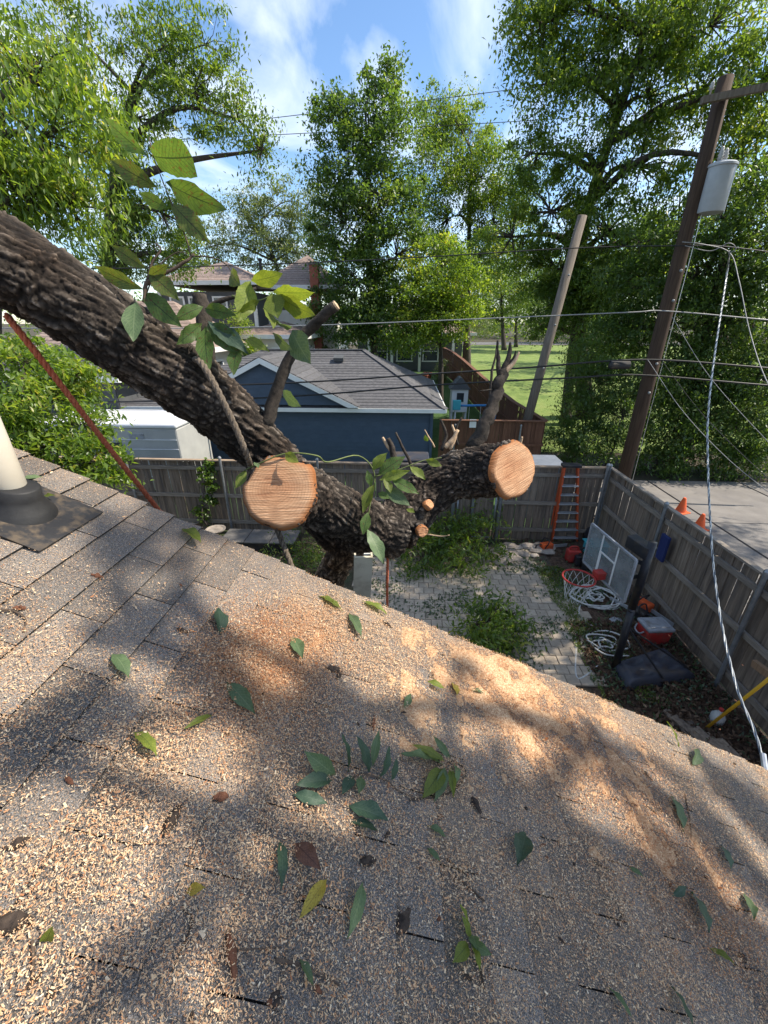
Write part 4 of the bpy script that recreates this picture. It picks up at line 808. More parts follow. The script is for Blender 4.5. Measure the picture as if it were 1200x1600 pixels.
m = MB(); e0 = tp_+sd*.024-up_*.32; m.beam(e0+fc*.03, tp_+sd*.024+fc*.03, .04, .006, fc); m.build('rail_sunlit_strip', WHITE, EL)  # white strip painting in the sunlit right side of the rail
for k in range(9): p = bot+up_*(.3+k*.3); m = MB(); m.tube([p, p+sd*.42], .016, 8); m.build('rung', ALUM, EL)

# ================================================================== TREES
gr = 'trees around the yards'
tree('tree', 'bright drooping leaf tree at the left edge above the limb', (-8.6, 7.2, 0), [blob(50, 120, 7.5, 100, 75), blob(60, 215, 7.2, 110, 70), blob(30, 300, 7, 90, 70), blob(110, 320, 7.4, 60, 60), blob(140, 170, 8, 60, 60), blob(-90, 200, 7, 110, 140)], 0.28, LEAF_BRIGHT, 11500, .17, .42, droop=.9, seed=11, aspect=.30, group=gr)
tree('tree', 'tall open tree on the left with an arching branch against the sky', (-13.6, 17, gz(17)), [blob(110, 60, 16, 70, 50), blob(255, 75, 16, 70, 55), blob(320, 70, 16, 45, 55), blob(300, 150, 16, 85, 50), blob(370, 185, 16, 50, 45), blob(408, 235, 16, 28, 45), blob(215, 185, 16.5, 55, 60), blob(180, 270, 17, 60, 60), blob(250, 330, 17, 70, 45), blob(270, 395, 17, 60, 40), blob(180, 390, 17, 60, 50), blob(60, 110, 16, 80, 60)], .33, LEAF_MID, 24000, .20, .46, droop=.5, seed=12, aspect=.36, group=gr, lean=AY(175, 330, 17), per=60)
tree('tree', 'hazy rounded tree far behind the two storey house roof', (-12, 52, gz(52)), [blob(370, 350, 50, 60, 45), blob(430, 335, 50, 60, 50), blob(480, 320, 50, 40, 50), blob(400, 390, 50, 80, 45), blob(480, 400, 50, 50, 60), blob(310, 390, 50, 60, 40)], .4, LEAF_GREY, 17000, .42, 1.2, seed=13, group=gr)
tree('tree', 'full tree closing the far end of the field, left of two', (13.5, 62, gz(62)), [blob(745, 450, 62, 35, 40), blob(790, 460, 62, 40, 40), blob(770, 410, 62, 45, 35), blob(820, 430, 62, 35, 40), blob(760, 495, 62, 25, 20)], .35, LEAF_MID, 11000, .42, 1.1, seed=24, group=gr)
tree('tree', 'full tree closing the far end of the field, right of two', (25, 58, gz(58)), [blob(860, 450, 58, 45, 45), blob(910, 455, 58, 45, 45), blob(890, 500, 58, 50, 28), blob(850, 500, 58, 30, 22)], .35, LEAF_DARK, 11000, .42, 1.1, seed=25, group=gr)
tree('tree', 'tall dark green pointed tree behind the garage', (-1.5, 27, gz(27)), [blob(598, 120, 26, 28, 38), blob(575, 175, 26, 55, 45), blob(520, 190, 26, 38, 40), blob(610, 215, 25.5, 60, 55), blob(545, 260, 26, 66, 60), blob(600, 310, 25, 75, 60), blob(540, 350, 26, 70, 60), blob(620, 400, 25, 75, 60), blob(560, 440, 25.5, 80, 60), blob(610, 500, 25, 85, 45), blob(530, 500, 26, 60, 45)], .34, LEAF_DARK, 42000, .24, .62, seed=14, group=gr, aspect=.6, fork=.3, per=60)
tree('tree', 'lighter green tree right of the tall pointed tree', (4.6, 33, gz(33)), [blob(690, 185, 32, 45, 45), blob(735, 205, 32, 45, 50), blob(680, 260, 31, 55, 55), blob(750, 280, 31, 60, 55), blob(700, 340, 31, 65, 55), blob(770, 350, 31, 55, 50), blob(740, 410, 31, 65, 50), blob(800, 290, 31, 45, 50)], .32, LEAF_MID, 30000, .27, .7, seed=15, group=gr, per=60)
tree('tree', 'sunlit yellow-green tree low in the middle behind the garage roof', (2.0, 24.5, gz(24.5)), [blob(690, 420, 24, 60, 45), blob(720, 460, 24, 45, 45), blob(650, 465, 23.5, 55, 45), blob(690, 500, 23.5, 50, 35), blob(640, 520, 23, 40, 30)], .18, LEAF_BRIGHT, 17000, .2, .5, seed=16, group=gr, aspect=.65)
tree('tree', 'huge spreading tree with forked trunk at the upper right', (9.6, 22.5, gz(22.5)), [blob(850, 40, 20, 60, 55), blob(920, 20, 20, 80, 50), blob(1010, 40, 20, 80, 60), blob(1110, 40, 19, 90, 60), blob(860, 130, 20, 60, 50), blob(935, 130, 20, 65, 50), blob(1010, 150, 20, 75, 60), blob(1100, 140, 19, 80, 60), blob(1190, 130, 18, 80, 80), blob(830, 240, 20, 55, 45), blob(900, 250, 20, 60, 45), blob(1000, 260, 20, 75, 55), blob(860, 330, 20, 70, 50), blob(950, 360, 20, 75, 50), blob(1060, 350, 19, 80, 60), blob(800, 370, 21, 60, 45), blob(1180, 260, 18, 80, 80), blob(870, 420, 21, 60, 40), blob(950, 440, 20, 70, 40), blob(880, -60, 20, 80, 60), blob(1040, -60, 20, 100, 60)], .42, LEAF_MID, 60000, .235, .56, seed=17, group=gr, lean=AY(905, 400, 21.5), droop=.4, per=64)
tree('tree', 'dark dense tree behind the power pole at the right edge', (11.8, 17.5, gz(17)), [blob(1010, 440, 17, 70, 50), blob(1090, 430, 16.5, 80, 60), blob(1180, 400, 16, 70, 70), blob(1040, 510, 16.5, 80, 50), blob(1130, 510, 16, 80, 55), blob(1210, 500, 15.5, 70, 70), blob(980, 520, 17, 60, 45), blob(1080, 590, 16, 80, 45), blob(1180, 590, 15.5, 80, 55), blob(1000, 380, 17, 50, 40), blob(1210, 320, 15.5, 60, 70), blob(1130, 340, 16, 60, 60)], .36, LEAF_DARK, 42000, .2, .5, seed=18, group=gr, per=60)
tree('tree', 'slender tree with dark trunk at the edge of the sunny field', (8.1, 21.2, gz(21.2)), [blob(870, 470, 21, 50, 35), blob(930, 480, 21, 55, 40), blob(900, 430, 21, 55, 40), blob(950, 540, 20, 45, 40), blob(850, 510, 22, 30, 25)], .26, LEAF_DARK, 14000, .2, .5, seed=19, group=gr, fork=.7)
tree('tree', 'small grey-green tree by the far end of the brown fence', (4.9, 38, gz(38)), [blob(725, 490, 38, 28, 25), blob(745, 510, 38, 25, 20), blob(710, 515, 38, 25, 18)], .12, LEAF_GREY, 6000, .2, .5, seed=20, group=gr, droop=.9, aspect=.3)
tree('tree', 'tree standing on the far kerb beyond the field', (17, 70, gz(70)), [blob(800, 470, 70, 45, 30), blob(840, 450, 70, 50, 35), blob(780, 440, 70, 40, 30)], .3, LEAF_MID, 9000, .42, 1.3, seed=21, group=gr)
tree('tree', 'broad tree across the street behind the slender trunk', (27, 84, gz(84)), [blob(880, 470, 84, 55, 40), blob(930, 470, 84, 60, 45), blob(900, 510, 84, 60, 25)], .4, LEAF_DARK, 9000, .5, 1.6, seed=22, group=gr)
tree('tree', 'hidden tree added behind the big spreading tree to shade the field', (19, 38, gz(38)), [(17, 36, 9, 3.5, 3.5, 2.5), (20, 40, 11, 4, 4, 3), (16, 43, 9, 3.5, 3.5, 2.5), (22, 35, 9, 3, 3, 2.5), (15, 30, 8, 2.5, 2.5, 2)], .35, LEAF_MID, 9000, .4, 1.1, seed=23, group=gr)  # added out of sight to cast shade on the field
# shrubs
gs = 'dark shrubs beyond the fence corner'
tree('shrub', 'dark leafy shrub just right of the leaning grey pole', (6.6, 15.8, .1), [blob(910, 640, 15.8, 42, 38), blob(935, 600, 16, 45, 45), blob(885, 690, 15.5, 36, 30), blob(925, 560, 16.2, 38, 34)], .05, LEAF_DARK, 13000, .15, .35, 'shrub', gs, seed=31, aspect=.35, part='stem')
tree('shrub', 'dark leafy shrub behind the corner of the two grey fences', (7.4, 14.9, .1), [blob(975, 650, 15, 50, 50), blob(1010, 600, 15.5, 50, 45), blob(930, 690, 14.8, 45, 35)], .05, LEAF_DARK, 11000, .15, .35, 'shrub', gs, seed=32, aspect=.35, part='stem')
tree('shrub', 'dark tall shrub behind the driveway right of the power pole', (9.4, 15.2, .1), [blob(1050, 670, 15, 55, 45), blob(1090, 630, 15.3, 60, 55), blob(1030, 720, 14.8, 45, 30), blob(1100, 710, 14.8, 55, 35)], .06, LEAF_DARK, 13000, .16, .38, 'shrub', gs, seed=33, part='stem')
tree('shrub', 'dark tall shrub at the right edge behind the driveway', (12, 15, .1), [blob(1150, 660, 15, 60, 50), blob(1190, 620, 15, 60, 60), blob(1200, 700, 14.6, 60, 40), blob(1150, 720, 14.6, 50, 30)], .06, LEAF_DARK, 13000, .16, .38, 'shrub', gs, seed=34, part='stem')
tree('shrub', 'sunlit feathery shrub at the left under the leaning limb', (-5.6, 5.6, 0), [blob(30, 560, 6, 70, 35), blob(110, 590, 6, 55, 35), blob(60, 630, 5.6, 80, 35), blob(140, 665, 5.5, 60, 30), blob(60, 700, 5.2, 80, 32), blob(150, 720, 5.2, 48, 28), blob(-40, 660, 5.4, 80, 60), blob(180, 735, 5.3, 25, 18)], .06, LEAF_BRIGHT, 13000, .115, .22, 'shrub', None, seed=35, aspect=.38, part='stem', droop=.4)
tree('shrub', 'small shrub between the white houses behind the leaf whorl', (-9.0, 21.6, .2), [blob(350, 535, 21, 30, 25), blob(370, 500, 21.4, 25, 25), blob(395, 545, 21, 20, 18)], .05, LEAF_BRIGHT, 4000, .15, .3, 'shrub', None, seed=36, part='stem')
tree('potted_plant', 'pale flowering plant on the porch steps behind the garage', (2.4, 30, gz(30)), [blob(695, 575, 30, 14, 14), blob(690, 590, 30, 12, 10)], .03, LEAF_GREY, 1500, .14, .25, 'plant', None, seed=37, part='stem')
# climbing vine on the back fence
tree('vine', 'green ivy climbing the back fence behind the limb', AZ(335, 830, 0), [blob(322, 735, 9.4, 14, 20, .12), blob(330, 775, 9.4, 12, 26, .1), blob(318, 800, 9.38, 12, 18, .1)], .02, LEAF_MID, 900, .1, .12, 'vine', None, seed=38, aspect=.8, part='stem')
# ------------------------------------------------------------------ unseen trees added at the right, crowns laid out to shade roof and yard
def shade_blobs(spots):
    B = []
    for u, v, r, t in spots:
        p = AR(u, v)+SUN*t; k = r*depth(AR(u, v))/FPX; B.append((p.x, p.y, p.z, k, k, k*.8))
    return B
spots_roof = [  # pixel x, y on the roof, radius in pixels, metres along the sun's ray
    (500, 1110, 45, 9), (545, 1175, 30, 8), (300, 820, 60, 12), (190, 840, 45, 11), (130, 1120, 50, 8), (40, 1180, 40, 8), (250, 1430, 45, 7), (200, 1500, 28, 7), (380, 1560, 50, 7), (500, 1540, 60, 7.5), (600, 1590, 60, 7), (720, 1540, 70, 8), (810, 1480, 50, 8),
    (870, 1400, 50, 9), (840, 1330, 30, 9), (870, 1560, 70, 8), (960, 1570, 50, 9), (850, 1270, 35, 10), (925, 1160, 22, 10), (950, 1200, 20, 10), (715, 1035, 18, 11), (1100, 1290, 40, 11), (1165, 1260, 60, 12), (1170, 1370, 50, 11), (1180, 1550, 60, 10), (1075, 1540, 35, 9),
    (620, 1330, 50, 8), (700, 1400, 45, 8), (560, 1440, 40, 8), (450, 1400, 40, 8), (780, 1210, 25, 9), (1050, 1330, 22, 10), (330, 1330, 22, 7), (650, 1470, 40, 8), (220, 985, 36, 9), (285, 955, 26, 9), (170, 990, 22, 9), (440, 1200, 30, 8), (1010, 1500, 22, 9), (790, 1560, 50, 8), (450, 1580, 40, 7.5)]  # a few clumps at the left imitate the sawn stub's shadow
tree('unseen_shade_tree', 'unseen tree added right of the driveway, its crown shaped to shade the roof', (9.5, -1.5, 0), shade_blobs(spots_roof), .34, LEAF_MID, 2500, .17, .10, seed=41, group='unseen trees added for shade', per=12)
ys_ = [(x, y) for x in (-3.5, -2, -.4, 1.2, 2.8, 4.4) for y in (4.2, 5.8, 7.4, 9.0)] + [(6.5, 3), (7.5, 5.5), (9.5, 6), (6.8, 8.0), (8.5, 9.8)]
yb_ = []
for k, (x, y) in enumerate(ys_):
    p = Vector((x, y, 0))+SUN*(14.0+2.5*sin(k*2.3))
    if pxof(p)[0] < 1330: continue
    yb_.append((p.x, p.y, p.z, 1.05, 1.05, .8))
tree('unseen_shade_tree', 'unseen tree added beyond the driveway to shade the back garden', (14.5, 6.5, 0), yb_, .4, LEAF_MID, 26000, .26, .55, seed=42, group='unseen trees added for shade', per=50)

# distant wood that closes the view behind the street
r_ = np.random.default_rng(5); C_ = np.stack([r_.uniform(-95, 150, 900), r_.uniform(100, 125, 900), np.zeros(900)], 1)
C_[:, 2] = gz(100)+1+np.abs(r_.uniform(0, 1, 900))**.8*(9+4*np.sin(C_[:, 0]*.21)+3*np.sin(C_[:, 0]*.53)); P_ = np.repeat(C_, 26, 0)+r_.normal(size=(900*26, 3))*np.array([1.7, 1.5, 1.1])
o = leaf_cloud('distant_wood', P_, .95, LEAF_MID, .2, .5, .6, None, 77, None); tag(o, 'mass of green trees closing the view across the street', 'wood', None, 'stuff')

# ================================================================== POLES AND WIRES
PY = 13.0; pbx = 7.13
UP = thing('utility_pole', 'tall dark brown utility pole with transformer at the right', 'utility pole', (pbx, PY, 0))
m = MB(); m.tube([(pbx, PY, 0), (pbx, PY, 4), (pbx, PY, 8), (pbx, PY, 10.15)], [.21, .19, .17, .155], 18); m.build('shaft', POLEWOOD, UP, smooth=True)
ca = AY(1095, 172, PY-.15); cb2 = AY(1215, 103, PY-.15)
cz = 9.72; m = MB(); m.beam((pbx-.55, PY-.26, cz-.06), (pbx+2.6, PY-.26, cz+.42), .11, .13); arm = m.build('crossarm', POLEGREY, UP)
for dx_ in (-.4, 1.1, 2.4):
    m = MB(); b_ = Vector((pbx+dx_, PY-.26, cz+.1+.15*dx_)); m.lathe(b_, [(.02, 0), (.02, .08), (.06, .09), (.035, .12), (.055, .14), (.03, .17), (.045, .19), (.02, .22)], 12); m.build('insulator', PORC, arm, smooth=True)
tc_ = Vector((7.48, 12.85, 7.55))
m = MB(); m.lathe(tc_, [(.30, 0), (.31, .02), (.31, .90), (.335, .91), (.335, .95), (.30, .98), (.12, 1.04), (.02, 1.05)], 28); tk = m.build('transformer', TRANSF, UP, smooth=False)
tk.data.shade_smooth(); b = tk.modifiers.new('e', 'EDGE_SPLIT'); b.split_angle = radians(40)
for dx_, dy_ in ((-.12, -.05), (.08, .1)): m = MB(); m.lathe(tc_+Vector((dx_, dy_, 1.02)), [(.05, 0), (.05, .05), (.075, .06), (.04, .09), (.07, .12), (.04, .15), (.065, .18), (.035, .21), (.045, .25), (.015, .3)], 12); m.build('bushing', PORC, tk, smooth=True)
for z in (.2, .7): m = MB(); m.box((pbx+.17, PY-.06, tc_.z+z), (.32, .08, .12)); m.build('bracket', STEEL, tk)
m = MB(); m.tube(sag((pbx+.2, PY-.27, 9.1), tc_+Vector((-.12, -.05, 1.30)), .1, 8), .012, 6); m.build('jumper', WIRE, UP)
m = MB(); m.tube([(pbx+.24, PY-.12, .2), (pbx+.22, PY-.1, 4), (pbx+.2, PY-.1, 8.5)], .008, 5); m.build('ground_wire', ALU, UP)
for z in (3.2, 4.0, 5.6, 6.3): m = MB(); m.lathe((pbx-.02, PY-.235, z), [(.04, 0), (.04, .02), (.02, .05)], 8, (0, -1, 0)); m.build('bolt', STEEL, UP)
p2b = Vector((4.15, 15.6, 0)); p2t = AY(910, 337, 15.6); p2m = AY(815, 690, 15.6); dd_ = (p2t-p2m); p2b = p2m-dd_*(p2m.z/dd_.z)
LP = thing('leaning_pole', 'bare grey wooden pole without wires on top leaning right behind the brown fence', 'pole', p2b)
m = MB(); m.tube([p2b, p2b.lerp(p2t, .5), p2t], [.17, .155, .14], 16); m.build('shaft', POLEGREY, LP, smooth=True)
for f_ in (.45, .62, .8): p = p2b.lerp(p2t, f_)+Vector((0, -.22, 0)); m = MB(); m.lathe(p, [(.035, 0), (.035, .02), (.015, .05)], 8, (0, -1, 0)); m.build('bolt', STEEL, LP)
def cable(label, pts, r, mat, n=6, seg=14, cat='power line', name='power_line', group='overhead wires'):
    m = MB(); m.tube(curve(pts, seg), r, n); o = m.build(name, mat, None, smooth=True); return tag(o, label, cat, group)
def wy(u, v, Y): return AY(u, v, Y)
cable('thin dark wire crossing above the garage, highest of the low wires', [wy(-300, 425, 14), wy(250, 418, 13.8), wy(600, 405, 13.5), wy(890, 388, 13.2), wy(1066, 384, 12.72), wy(1140, 386, 12.6), wy(1320, 410, 12.3)], .014, WIRE)
cable('light grey cable running level above the garage roof ridge', [wy(-300, 512, 13.6), wy(250, 513, 13.5), wy(500, 508, 13.4), wy(800, 496, 13.1), wy(985, 488, 12.74), wy(1040, 486, 12.74), wy(1200, 500, 12.3), wy(1400, 520, 12)], .016, GREYWIRE)
cable('black cable crossing the garage roof, upper of two', [wy(-300, 612, 13.2), wy(350, 602, 13), wy(690, 583, 12.8), wy(830, 574, 12.75), wy(1006, 562, 12.73), wy(1200, 575, 12.2), wy(1400, 590, 12)], .026, WIRE)
cable('black cable crossing the garage eave, lower of two', [wy(-300, 636, 13.2), wy(350, 624, 13), wy(690, 601, 12.8), wy(900, 590, 12.75), wy(1000, 586, 12.73), wy(1200, 602, 12.2), wy(1400, 615, 12)], .026, WIRE)
cable('thin wire high against the sky, upper of two', [wy(-100, 235, 30), wy(280, 200, 30), wy(480, 178, 30), wy(820, 137, 30), wy(1250, 70, 30)], .016, WIRE)
cable('thin wire high against the sky, lower of two', [wy(-100, 238, 30), wy(280, 218, 30), wy(480, 208, 30), wy(800, 190, 30), wy(1250, 160, 30)], .016, WIRE)
cable('thin slack wire from the pole down to the right edge', [wy(1050, 495, 12.7), wy(1110, 590, 12), wy(1200, 690, 11), wy(1300, 790, 10)], .007, GREYWIRE)
cable('pale thin wire from the black splice case down to the right', [wy(1012, 562, 12.7), wy(1065, 640, 12), wy(1130, 710, 11.2), wy(1200, 768, 10.5), wy(1300, 840, 9.5)], .008, GREYWIRE)
cable('dark thin wire beside the pale one down to the right edge', [wy(1030, 558, 12.7), wy(1100, 650, 12), wy(1200, 748, 11), wy(1300, 840, 10)], .008, WIRE)
cable('drooping wire bundle right of the pole near the top cable', [wy(1066, 378, 12.7), wy(1100, 382, 12.6), wy(1140, 395, 12.5), wy(1155, 440, 12), wy(1172, 520, 11.2), wy(1200, 600, 10.2), wy(1260, 700, 9)], .011, GREYWIRE)
m = MB(); q = wy(968, 571, 12.74); m.tube([q-Vector((.3, 0, -.01)), q-Vector((.26, 0, -.01)), q+Vector((.26, 0, .01)), q+Vector((.3, 0, .01))], [.05, .115, .115, .05], 12); tag(m.build('splice_case', BLACKP, None), 'black splice case hanging on the cable left of the pole', 'splice case')
# twisted service drop from the pole wires to the roof corner
sd_pts = [wy(1140, 392, 12.4), AD(1134, 440, 10.6), AD(1118, 545, 8.2), AD(1107, 640, 6.6), AD(1106, 720, 5.6), AD(1112, 850, 4.4), AD(1125, 960, 3.55), AD(1150, 1070, 2.95), AD(1178, 1140, 2.62), AD(1195, 1198, 2.4)]
SDR = thing('service_cable', 'twisted black and silver service cable hanging down to the roof corner', 'cable', sd_pts[-1])
P = curve(sd_pts, 60); L = 0; fr = []; X = None
for i, p in enumerate(P):
    t = (P[min(i+1, len(P)-1)]-P[max(i-1, 0)]).normalized()
    if X is None: X = t.orthogonal().normalized()
    X = (X-t*X.dot(t)).normalized(); fr.append((p, X.copy(), t.cross(X), L)); L += (P[min(i+1, len(P)-1)]-p).length
for s_, mt in ((0, ALU), (1, ALU), (2, M('blue_black_cable', (.03, .045, .07), (.06, .08, .11), rough=.35, bump=0))):
    rr = [max(.0048, .0011*depth(p)) for p, x, y, l in fr]
    Q_ = [p+(x*cos(l*17+s_*2.094)+y*sin(l*17+s_*2.094))*.0050*(1+.18*max(0, depth(p)-3)) for p, x, y, l in fr]; m = MB(); m.tube(Q_, rr, 6); m.build('strand', mt, SDR, smooth=True)
m = MB(); m.tube([AD(1192, 1178, 2.44), AD(1196, 1205, 2.38)], .016, 8); m.build('clamp', ALU, SDR)
cable('loose white wire loop at the cable junction right of the pole', [wy(1070, 384, 12.7), wy(1110, 392, 12.5), wy(1138, 380, 12.4), wy(1150, 388, 12.4), wy(1138, 397, 12.4)], .009, GREYWIRE)

# ================================================================== THINGS IN THE YARD
# orange stepladder against the back fence
SLd = thing('stepladder', 'orange fibreglass stepladder folded against the back fence', 'ladder', (4.1, 9.1, 0))
fl_, fr_ = AZ(862, 847, 0), AZ(901, 847, 0); tl, tr_ = AY(882, 729, 9.27), AY(903, 729, 9.27)
for a, b in ((fl_, tl), (fr_, tr_)): m = MB(); m.beam(a, b, .04, .085, (0, 1, 0)); m.build('rail', ORANGE, SLd)
for a, b in ((fl_+Vector((-.06, .12, 0)), tl), (fr_+Vector((.02, .12, 0)), tr_)): m = MB(); m.beam(a, b+Vector((0, .06, 0)), .03, .04, (0, 1, 0)); m.build('rear_rail', ORANGE, SLd)
for k in range(8):
    f_ = (k+.6)/8.6; a, b = fl_.lerp(tl, f_), fr_.lerp(tr_, f_); m = MB(); m.beam(a+Vector((0, -.02, 0)), b+Vector((0, -.02, 0)), .11, .028); m.build('step', ALUM, SLd)
m = MB(); m.box((tl+tr_)/2+Vector((0, 0, .03)), (.42, .2, .07)); m.build('top_cap', BLACKP, SLd, bevel=.012)
# basketball goal
bx_, by_ = 3.42, 5.1
BB = thing('basketball_hoop', 'portable basketball hoop with clear backboard and black pole by the right fence', 'basketball hoop', (bx_, by_, 0))
m = MB(); m.tube([(bx_, by_, .05), (bx_-.02, by_, 1.2)], .055, 14); m.build('pole', BLACKP, BB, smooth=True)
m = MB(); m.tube([(bx_-.02, by_, 1.15), (bx_, by_+.02, 2.3)], .055, 14); m.build('pole', BLACKP, BB, smooth=True)
A_, B_ = Vector((3.02, 6.04, 2.12)), Vector((3.23, 5.04, 2.05)); dn_ = Vector((0, 0, -.70)); yv = (B_-A_); nb_ = Vector((-1, -.2, 0)).normalized()
def bp_(a, b): return A_+yv*a+dn_*b
m = MB(); m.prism([bp_(0.02, .02), bp_(.98, .02), bp_(.98, .98), bp_(.02, .98)], nb_*.012); bo = m.build('backboard', ACRYL, BB)
for a, b, c, d_ in ((0, 0, 1, 0), (1, 0, 1, 1), (1, 1, 0, 1), (0, 1, 0, 0)): m = MB(); m.beam(bp_(a, b)+nb_*.006, bp_(c, d_)+nb_*.006, .03, .03, nb_); m.build('edge_frame', GREYP, bo)
for a, b, c, d_ in ((.34, .42, .66, .42), (.66, .42, .66, .95), (.34, .95, .34, .42), (.32, .02, .32, .98), (.66, .0, .66, .42)): m = MB(); m.beam(bp_(a, b)+nb_*.015, bp_(c, d_)+nb_*.015, .028, .006, nb_); m.build('stripe', WHITE, bo)
for o_ in (0, .1): m = MB(); m.beam((bx_-.03, by_+.02, 1.95-o_*2), bp_(.42+o_*3, .35+o_*4)-nb_*.05, .04, .05); m.build('bracket', BLACKP, BB)
m = MB(); m.box((bx_-.03, by_+.2, 2.12), (.16, .42, .2), rz=.2); m.build('lift_arm', BLACKP, BB, bevel=.02)
rc = bp_(.5, .88)+nb_*.42; RRm = .235
m = MB(); m.tube([rc+Vector((cos(2*pi*k/36)*RRm, sin(2*pi*k/36)*RRm, 0)) for k in range(37)], .014, 8); rim_ = m.build('rim', REDP, BB, smooth=True)
m = MB(); m.box(bp_(.5, .84)+nb_*.09, (.15, .14, .12), rz=.2); m.build('rim_mount', REDP, BB, bevel=.01)
net = MB()
for k in range(12):
    for sgn in (1, -1):
        pts_ = []
        for j in range(9): t_ = j/8; a = 2*pi*(k/12)+sgn*t_*1.05; rr_ = RRm*(1-.42*t_**.7); pts_.append(rc+Vector((cos(a)*rr_, sin(a)*rr_, -.40*t_)))
        net.tube(pts_, .0042, 4, cap=False)
net.build('net', ROPEW, BB)
bs = [AZ(955, 1046, 0), AZ(1035, 1019, 0), AZ(1087, 1066, 0), AZ(975, 1082, 0)]; bs = [Vector((p.x, p.y, .02)) for p in bs]
def quadpt(a, b): return bs[0].lerp(bs[1], a).lerp(bs[3].lerp(bs[2], a), b)
m = MB(); K = 24
for j in range(K+1):
    for i in range(K+1):
        a, b = i/K, j/K; e = min(a, b, 1-a, 1-b); h_ = .17*min(1, (e/.10))**.4 if e > 0 else 0
        for ca_, cb_2, rr_ in ((.3, .28, .11), (.7, .3, .11), (.3, .72, .11), (.72, .7, .1), (.5, .5, .07)):
            d_ = sqrt((a-ca_)**2+(b-cb_2)**2)
            if d_ < rr_: h_ -= .045*min(1, (rr_-d_)/.03)
        m.v.append(tuple(quadpt(a, b)+Vector((0, 0, h_))))
for j in range(K):
    for i in range(K): a = j*(K+1)+i; m.f.append((a, a+1, a+K+2, a+K+1))
m.build('base', BASEP, BB, smooth=True)
for q_ in (quadpt(.95, .8), quadpt(.5, .98)): m = MB(); m.tube([(bx_, by_, .85), q_+Vector((0, 0, .15))], .016, 8); m.build('brace', BLACKP, BB)
# cooler
cc = AZ(1030, 1012, 0); CO = thing('cooler', 'red cooler with grey lid beside the basketball base', 'cooler', cc)
def slab(c, x, y, z0, z1, taper=1.0, rz=0):
    m = MB(); m.v = []; R_ = Matrix.Rotation(rz, 3, 'Z')
    for z, f_ in ((z0, taper), (z1, 1)):
        for sx, sy in ((-.5, -.5), (.5, -.5), (.5, .5), (-.5, .5)): m.v.append(tuple(Vector(c)+R_ @ Vector((sx*x*f_, sy*y*f_, 0))+Vector((0, 0, z))))
    m.f = [(3, 2, 1, 0), (4, 5, 6, 7), (0, 1, 5, 4), (1, 2, 6, 5), (2, 3, 7, 6), (3, 0, 4, 7)]; return m
cc = Vector((cc.x-.05, cc.y+.18, 0)); slab(cc, .43, .33, .02, .30, .93, .1).build('body', REDP, CO, bevel=.03); lid = slab(cc, .46, .36, .305, .37, 1, .1).build('lid', GREYP, CO, bevel=.025)
slab(cc+Vector((0, 0, 0)), .33, .24, .37, .382, 1, .1).build('lid_panel', GREYP, lid, bevel=.005)
m = MB(); m.tube(curve([cc+Vector((-.23, -.1, .26)), cc+Vector((-.27, -.05, .19)), cc+Vector((-.27, .08, .19)), cc+Vector((-.23, .12, .26))], 5), .012, 6); m.build('handle', GREYP, CO)
# helper for small yard things
def small(name, label, cat, px, parts):
    p = AZ(px[0], px[1], 0); p.z = .03; T = thing(name, label, cat, p)
    for nm, mt, f in parts: m = MB(); bev = f(m, p); m.build(nm, mt, T, bevel=bev or 0)
    return T
small('fuel_can', 'red fuel can with black spout on the patio edge', 'fuel can', (893, 878), [('body', REDP, lambda m, p: m.box(p+Vector((0, 0, .15)), (.30, .22, .30)) and .04), ('handle', REDP, lambda m, p: m.tube(curve([p+Vector((-.1, 0, .3)), p+Vector((-.08, 0, .37)), p+Vector((.06, 0, .37)), p+Vector((.1, 0, .3))], 4), .02, 8) and 0), ('spout', BLACKP, lambda m, p: m.tube([p+Vector((.12, 0, .28)), p+Vector((.2, -.03, .38))], .025, 8) and 0)])
small('fuel_can', 'small black jug beside the red fuel can', 'fuel can', (903, 884), [('body', BLACKP, lambda m, p: m.box(p+Vector((0, 0, .12)), (.2, .16, .24)) and .03), ('cap', BLACKP, lambda m, p: m.lathe(p+Vector((0, 0, .24)), [(.03, 0), (.03, .05)], 10) and 0)])
small('bucket', 'dark brown bucket right of the red fuel can', 'bucket', (916, 892), [('body', BLACKP, lambda m, p: m.lathe(p, [(.11, 0), (.14, .28), (.13, .28), (.10, .02)], 18) and 0), ('handle', STEEL, lambda m, p: m.tube(curve([p+Vector((-.13, 0, .28)), p+Vector((0, -.1, .2)), p+Vector((.13, 0, .28))], 6), .006, 6) and 0)])
small('crate', 'teal plastic crate under the far backboard corner', 'crate', (926, 868), [('body', TEAL, lambda m, p: m.box(p+Vector((.02, 0, .15)), (.44, .36, .3)) and .03), ('rim', TEAL, lambda m, p: m.box(p+Vector((.02, 0, .31)), (.5, .42, .03)) and .01)])
small('backpack', 'black and white backpack slumped against the far fence corner', 'bag', (925, 850), [('body', BLACKP, lambda m, p: m.lathe(p+Vector((0, 0, .0)), [(.2, 0), (.25, .1), (.24, .25), (.18, .38), (.06, .44)], 14) and 0), ('pocket', WHITE, lambda m, p: m.box(p+Vector((-.08, -.2, .3)), (.2, .08, .12), rz=.3) and .03), ('strap', BLACKP, lambda m, p: m.tube(curve([p+Vector((.1, -.1, .4)), p+Vector((.25, -.2, .3)), p+Vector((.22, -.22, .05))], 5), .02, 6) and 0)])
